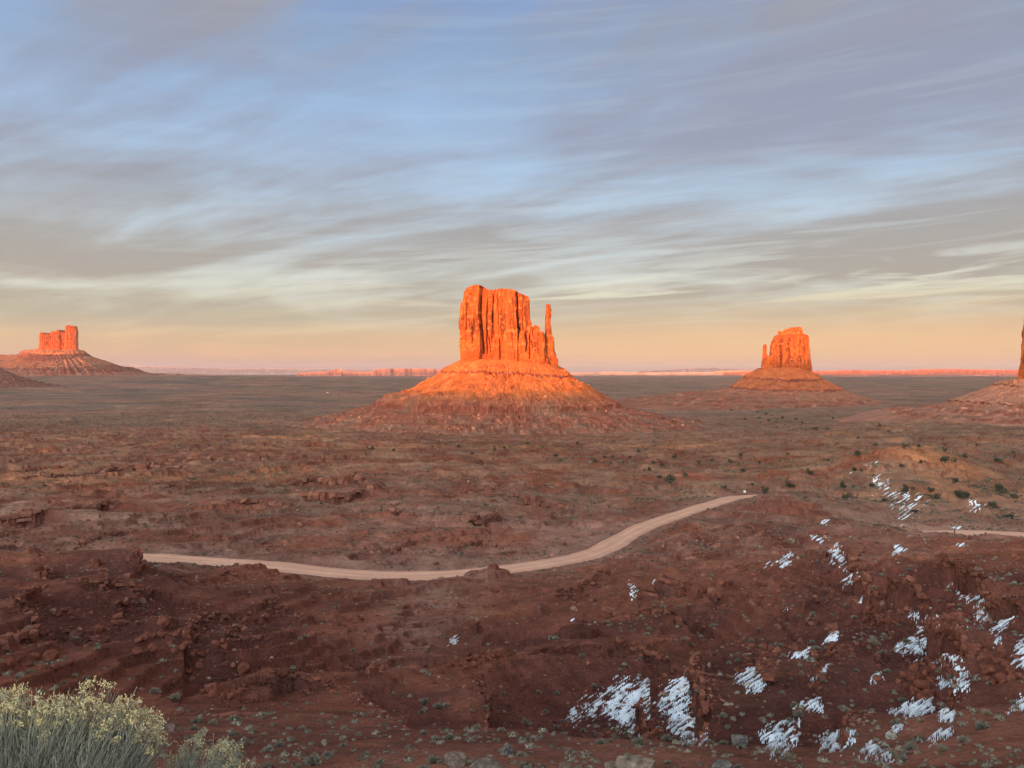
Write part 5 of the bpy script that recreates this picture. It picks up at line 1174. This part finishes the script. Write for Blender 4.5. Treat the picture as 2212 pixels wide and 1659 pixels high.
# junipers: dark, each on its own foot
def juniper(seed):
    r = np.random.default_rng(seed); t = empty('juniper_tree')
    n = 420; lob = r.normal(size=(7, 3))*np.array((.28, .28, .18))+np.array((0, 0, .52)); rad = r.uniform(.20, .34, 7)
    k = r.choice(7, n); d = r.normal(size=(n, 3)); d /= np.linalg.norm(d, axis=1)[:, None]
    c = lob[k]+d*(rad[k]*r.uniform(.6, 1.05, n))[:, None]; c[:, 2] = np.maximum(c[:, 2], .06)
    u = np.cross(d, r.normal(size=(n, 3))); u /= np.linalg.norm(u, axis=1)[:, None]; w = np.cross(u, d); s = r.uniform(.05, .10, n)[:, None]
    V = np.stack([c-u*s, c+u*s, c+(w+d*.6)*s*1.3], 1).reshape(-1, 3)
    cr = mesh_obj('crown', V, np.arange(n*3).reshape(-1, 3), M['juniper'], parent=t, smooth=False)
    vs, fs, b = [], [], 0
    for a, e, r0, r1 in [((0,0,-.06),(.03,.02,.42),.06,.035)]+[((.02,.01,.2),tuple(lob[q]),.03,.012) for q in range(5)]:
        a = np.array(a); e = np.array(e); ax = (e-a)/np.linalg.norm(e-a); p = np.cross(ax, (.3, .9, .1)); p /= np.linalg.norm(p); q_ = np.cross(ax, p)
        th = np.linspace(0, 2*np.pi, 7)[:-1]; ring = np.cos(th)[:, None]*p+np.sin(th)[:, None]*q_
        vs.append(np.concatenate([a+ring*r0, e+ring*r1])); i = np.arange(6); fs.append(np.stack([i, (i+1) % 6, (i+1) % 6+6, i+6], 1)+b); b += 12
    mesh_obj('trunk', np.concatenate(vs), np.concatenate(fs), M['bark'], parent=t)
    return t
JP = [juniper(900+k) for k in range(4)]; JU = [False]*4
def put_juniper(px, py, w, label, group):
    k = random.randrange(4); src = JP[k]
    if not JU[k]: t = src; JU[k] = True
    else:
        t = src.copy(); COL.objects.link(t)
        for ch in list(src.children):
            c = ch.copy(); COL.objects.link(c); c.parent = t
    x, y, z = ground(px, py); s = w/F*y/1.15; t.location = (x, y, z); t.rotation_euler = (0, 0, random.uniform(0, 6.28)); t.scale = (s*random.uniform(.85, 1.1), s, s*random.uniform(.7, 1.05))
    tag(t, label, 'tree', group)
SINGLES = [(1948,1012,13,'dark juniper at the left edge of the bare orange mound'),(2040,1005,22,'largest dark juniper behind the bare orange mound'),(1990,1001,10,'flat dark juniper on top of the bare orange mound'),
 (2158,1066,27,'widest juniper, standing alone on the sandy flat at the far right'),(1402,1018,13,'tall narrow juniper, tallest of the middle slope left of the mound'),(1449,1048,24,'broad juniper on the sandy slope above the bend of the road'),
 (1567,1058,12,'round juniper just above the far end of the road'),(1652,1066,16,'grey green juniper just right of the far end of the road'),(1852,985,16,'lone juniper left of the orange mound, on the flat behind it'),(2064,1043,17,'juniper on the front slope of the orange mound')]
for s_ in SINGLES: put_juniper(*s_, None)
TREES = {
 ('small dark juniper on the sage covered rise before the middle butte','junipers on the sage rise'): [(1068,973,9),(1090,973,8),(1140,965,9),(1172,975,7),(1201,988,10),(1212,1000,8),(1247,962,9),(1286,1000,10),(1305,990,9),(1318,1003,7),(1323,990,8),(1345,1002,8),(1360,990,8),(1380,978,10),(1455,990,12),(1430,1010,10),(1480,1030,12),(1510,1005,9),(1538,998,9),(1600,990,9),(1410,1005,10),(1425,1036,12),(805,972,8),(850,975,8),(990,968,9),(1020,985,8)],
 ('dark juniper on the sandy flat at the right, beyond the road','junipers on the right flat'): [(1605,1022,13),(1626,1050,11),(1707,1053,18),(1751,1026,14),(1822,1060,12),(1820,1052,14),(1826,1078,15),(1960,1067,20),(1910,1086,18),(2012,1068,14),(2020,1078,18),(2080,1080,24),(2070,1072,16),(2144,1098,18),(1700,985,9),(1790,1000,10),(1580,1000,10),(1640,1002,9),(1884,1053,12),(1845,1020,16),(2085,990,13),(2155,1000,18),(1955,970,12),(1985,968,10),(2040,975,10),(2110,965,9),(1890,965,9),(2190,985,10),(1975,1110,12),(2190,1080,14),(2180,1120,14)],
 ('tiny dark juniper on the plain below the far butte','junipers below the far butte'): [(1635,893,6),(1655,897,7),(1668,899,7),(1610,908,6),(1690,905,7),(1640,905,7),(1660,912,8),(1720,908,6),(1680,914,6),(1734,915,6),(1740,932,6),(1762,930,9),(1786,929,6),(1755,927,6),(1900,920,6),(1920,935,7),(1855,948,7),(1800,905,5),(1580,888,6),(1545,882,6)],
}
for (lab, grp), items in TREES.items():
    for it in items: put_juniper(*it, lab, grp)

# ---------------------------------------------------------------- rabbitbrush close to the viewer
def rabbitbrush(label, x, y, zbase, width, depth, tops, nst, seed, stem_d=.0042):
    """tops: skyline of the bush as (share of width from left, height); many thin stems, each ending in a seed head"""
    r = np.random.default_rng(seed); root = empty('rabbitbrush', (x, y, zbase)); tag(root, label, 'bush')
    T = np.array(tops, float); vs, fs, b = [], [], 0; heads = []
    clump = np.sort(r.uniform(0, 1, 30)); CK = r.uniform(.84, 1.04, 30)
    for i in range(nst):
        u = np.clip(clump[r.integers(30)]+r.normal()*.02, 0, 1); v = r.uniform(-1, 1); fr = v < .0
        hm = np.interp(u, T[:, 0], T[:, 1])*(1-.25*v*v)
        h = hm*(.80 if v < 0 else 1)*(r.uniform(.84, 1.02) if r.random() < .5 else r.uniform(.62, .9))*CK[np.argmin(np.abs(clump-u))]
        tx = (u-.5)*width; ty = v*depth/2
        bx, by = tx*.72+r.normal()*.03-.05, ty*.6+r.normal()*.03
        lean = np.array((r.normal()*.04+.05, r.normal()*.04, 0))
        p = [np.array((bx, by, -.05)), np.array((lerp(bx, tx, .30), lerp(by, ty, .30), h*.38)), np.array((lerp(bx, tx, .68), lerp(by, ty, .68), h*.72))+lean*.4, np.array((tx, ty, h))+lean]
        w = stem_d*r.uniform(.7, 1.25)*np.array((1.2, 1.0, .8, .5))
        az = r.uniform(0, 3.14); n1 = np.array((math.cos(az), math.sin(az), 0)); n2 = np.array((-n1[1], n1[0], 0))
        for q in range(4):
            for a in (0, 2.094, 4.189): vs.append(p[q]+(n1*math.cos(a)+n2*math.sin(a))*w[q])
        for q in range(3):
            for k in range(3): fs.append((b+q*3+k, b+q*3+(k+1) % 3, b+q*3+3+(k+1) % 3, b+q*3+3+k))
        b += 12
        if h > hm*(.90 if fr else .74) and r.random() < (.12 if fr else .34): heads.append(p[3])
        # a side twig or two
        if r.random() < .95:
            s0 = lerp(p[2], p[3], r.uniform(0, .5)); e = s0+np.array((r.normal()*.05, r.normal()*.05, r.uniform(.06, .13)))
            for c_, ww in ((s0, .0022), (e, .0012)):
                for a in (0, 2.094, 4.189): vs.append(c_+(n1*math.cos(a)+n2*math.sin(a))*ww)
            for k in range(3): fs.append((b+k, b+(k+1) % 3, b+3+(k+1) % 3, b+3+k))
            b += 6
            if r.random() < .16 and h > hm*.76 and not fr: heads.append(e)
    mesh_obj('stems', np.array(vs), np.array(fs), M['stem'], parent=root, smooth=False)
    # leaves: thin threads along the stems
    nl = nst*2; u = np.clip(clump[r.integers(30, size=nl)]+r.normal(size=nl)*.03, 0, 1); v = r.uniform(-1, 1, nl); hm = np.interp(u, T[:, 0], T[:, 1])*(1-.25*v*v); tz = r.uniform(.10, .70, nl)
    fx = .72+.28*np.clip(tz, 0, 1)
    c = np.stack([(u-.5)*width*fx+r.normal(size=nl)*.02+.03*tz, v*depth/2*fx+r.normal(size=nl)*.02, hm*tz], 1)
    d = np.stack([r.normal(size=nl)*.35, r.normal(size=nl)*.35, np.ones(nl)], 1); d /= np.linalg.norm(d, axis=1)[:, None]; sdv = np.cross(d, r.normal(size=(nl, 3))); sdv /= np.linalg.norm(sdv, axis=1)[:, None]
    ln = r.uniform(.03, .06, nl)[:, None]; V = np.stack([c-sdv*.0013, c+sdv*.0013, c+d*ln], 1).reshape(-1, 3)
    mesh_obj('leaves', V, np.arange(nl*3).reshape(-1, 3), M['stem'], parent=root, smooth=False)
    # seed heads: starry bundles of bracts
    Hd = np.array(heads); nh = len(Hd); m = 26
    dr = r.normal(size=(nh, m, 3)); dr[..., 2] = np.abs(dr[..., 2])+.25; dr /= np.linalg.norm(dr, axis=-1, keepdims=True)
    sz = r.uniform(.008, .016, (nh, 1, 1)); off = r.normal(size=(nh, m, 3))*np.array((.018, .018, .014))*(sz/.015)
    c = Hd[:, None]+off; u_ = np.cross(dr, r.normal(size=(nh, m, 3))); u_ /= np.linalg.norm(u_, axis=-1, keepdims=True)
    V = np.stack([c-u_*sz*.22, c+u_*sz*.22, c+dr*sz+u_*sz*.2, c+dr*sz-u_*sz*.2], 2).reshape(-1, 3)
    mesh_obj('flower_heads', V, np.arange(nh*m*4).reshape(-1, 4), M['bloom'], parent=root, smooth=False)
    return root
YB = 4.6; kb = YB/F
zb = -(1800-HY)*kb
hb = lambda row: (1800-row)*kb
rabbitbrush('tall bush of pale green stems with yellow seed heads, bottom left corner', (118-CX)*kb, YB, zb, 385*kb, .38,
            [(0, hb(1520)), (.10, hb(1490)), (.165, hb(1485)), (.24, hb(1470)), (.32, hb(1510)), (.45, hb(1500)), (.52, hb(1480)), (.56, hb(1452)), (.66, hb(1436)), (.72, hb(1446)), (.755, hb(1490)), (.80, hb(1500)), (.87, hb(1500)), (.93, hb(1520)), (1, hb(1580))], 2300, 51, .0030)
YB2 = 5.0; kb = YB2/F; zb = -(1800-HY)*kb
rabbitbrush('low sparse yellow headed bush at the bottom edge, right of the tall one', (425-CX)*kb, YB2, zb, 150*kb, .35,
            [(0, hb(1620)), (.2, hb(1595)), (.42, hb(1585)), (.55, hb(1580)), (.62, hb(1610)), (.75, hb(1590)), (.9, hb(1605)), (1, hb(1640))], 420, 53, .0030)

# ---------------------------------------------------------------- small signs of people far off
def post(px, py, h, w, label, name='signpost', plate=True):
    x, y, z = ground(px, py); t = empty(name, (x, y, z)); tag(t, label, 'sign')
    def bx(n, cx_, cy_, cz, sx_, sy_, sz_, mat):
        v = np.array([(a, b_, c) for a in (-1, 1) for b_ in (-1, 1) for c in (-1, 1)], float)*np.array((sx_, sy_, sz_))/2+np.array((cx_, cy_, cz))
        mesh_obj(n, v, np.array([(0,1,3,2),(4,6,7,5),(0,4,5,1),(2,3,7,6),(0,2,6,4),(1,5,7,3)]), M[mat], parent=t, smooth=False)
    bx('post', 0, 0, h/2-.2, w, w, h+.4, 'wood')
    if plate: bx('sign_plate', 0, -w/2-.03, h*.72, h*.5, .04, h*.42, 'white')
post(1608, 1070, 2.6, .16, 'small white sign beside the far end of the road')
post(2061, 1162, 2.4, .22, 'dark wooden post beside the right stretch of road', 'marker_post', False)
def house(px, py, w, d_, h, label):
    x, y, z = ground(px, py); t = empty('house', (x, y, z)); tag(t, label, 'house')
    v = np.array([(-1,-1,0),(1,-1,0),(1,1,0),(-1,1,0),(-1,-1,1),(1,-1,1),(1,1,1),(-1,1,1)], float)*np.array((w/2, d_/2, h))-np.array((0, 0, .5))
    mesh_obj('wall', v, np.array([(0,1,5,4),(1,2,6,5),(2,3,7,6),(3,0,4,7)]), M['white'], parent=t, smooth=False)
    e = .3; rf = np.array([(-w/2-e,-d_/2-e,h-.5),(w/2+e,-d_/2-e,h-.5),(w/2+e,d_/2+e,h-.5),(-w/2-e,d_/2+e,h-.5),(-w/2-e,0,h+.9),(w/2+e,0,h+.9)])
    mesh_obj('roof', rf, [np.array([(0,1,5,4),(2,3,4,5),(3,2,1,0)]), np.array([(0,4,3),(1,2,5)])], M['wood'], parent=t, smooth=False)
for q in [(1497,884,9,6,3.6,'leftmost white house of the settlement left of the far butte'),(1515,884,12,7,3.6,'long white house in the middle of the far settlement'),(1527,885,8,6,3.4,'small white house right of the long one in the far settlement'),(707,849,9,6,3.5,'lone pale house on the plain left of the middle butte')]: house(*q)

# ---------------------------------------------------------------- the evening air
def build_haze():
    x0, x1, y0, y1, z0, z1 = -54000, 54000, -54000, 54000, -560, 430
    v = np.array([(a, b_, c) for a in (x0, x1) for b_ in (y0, y1) for c in (z0, z1)], float)
    m = bpy.data.materials.new('evening_haze'); m.use_nodes = True; N = m.node_tree.nodes; L = m.node_tree.links
    N.remove(N['Principled BSDF']); p = N.new('ShaderNodeVolumePrincipled'); out = N['Material Output']
    p.inputs['Color'].default_value = (.80, .74, .84, 1); p.inputs['Density'].default_value = 0.85e-5; p.inputs['Anisotropy'].default_value = .1
    L.new(p.outputs[0], out.inputs['Volume'])
    o = mesh_obj('haze', v, np.array([(0,1,3,2),(4,6,7,5),(0,4,5,1),(2,3,7,6),(0,2,6,4),(1,5,7,3)]), m, smooth=False); tag(o, kind='stuff')
build_haze()
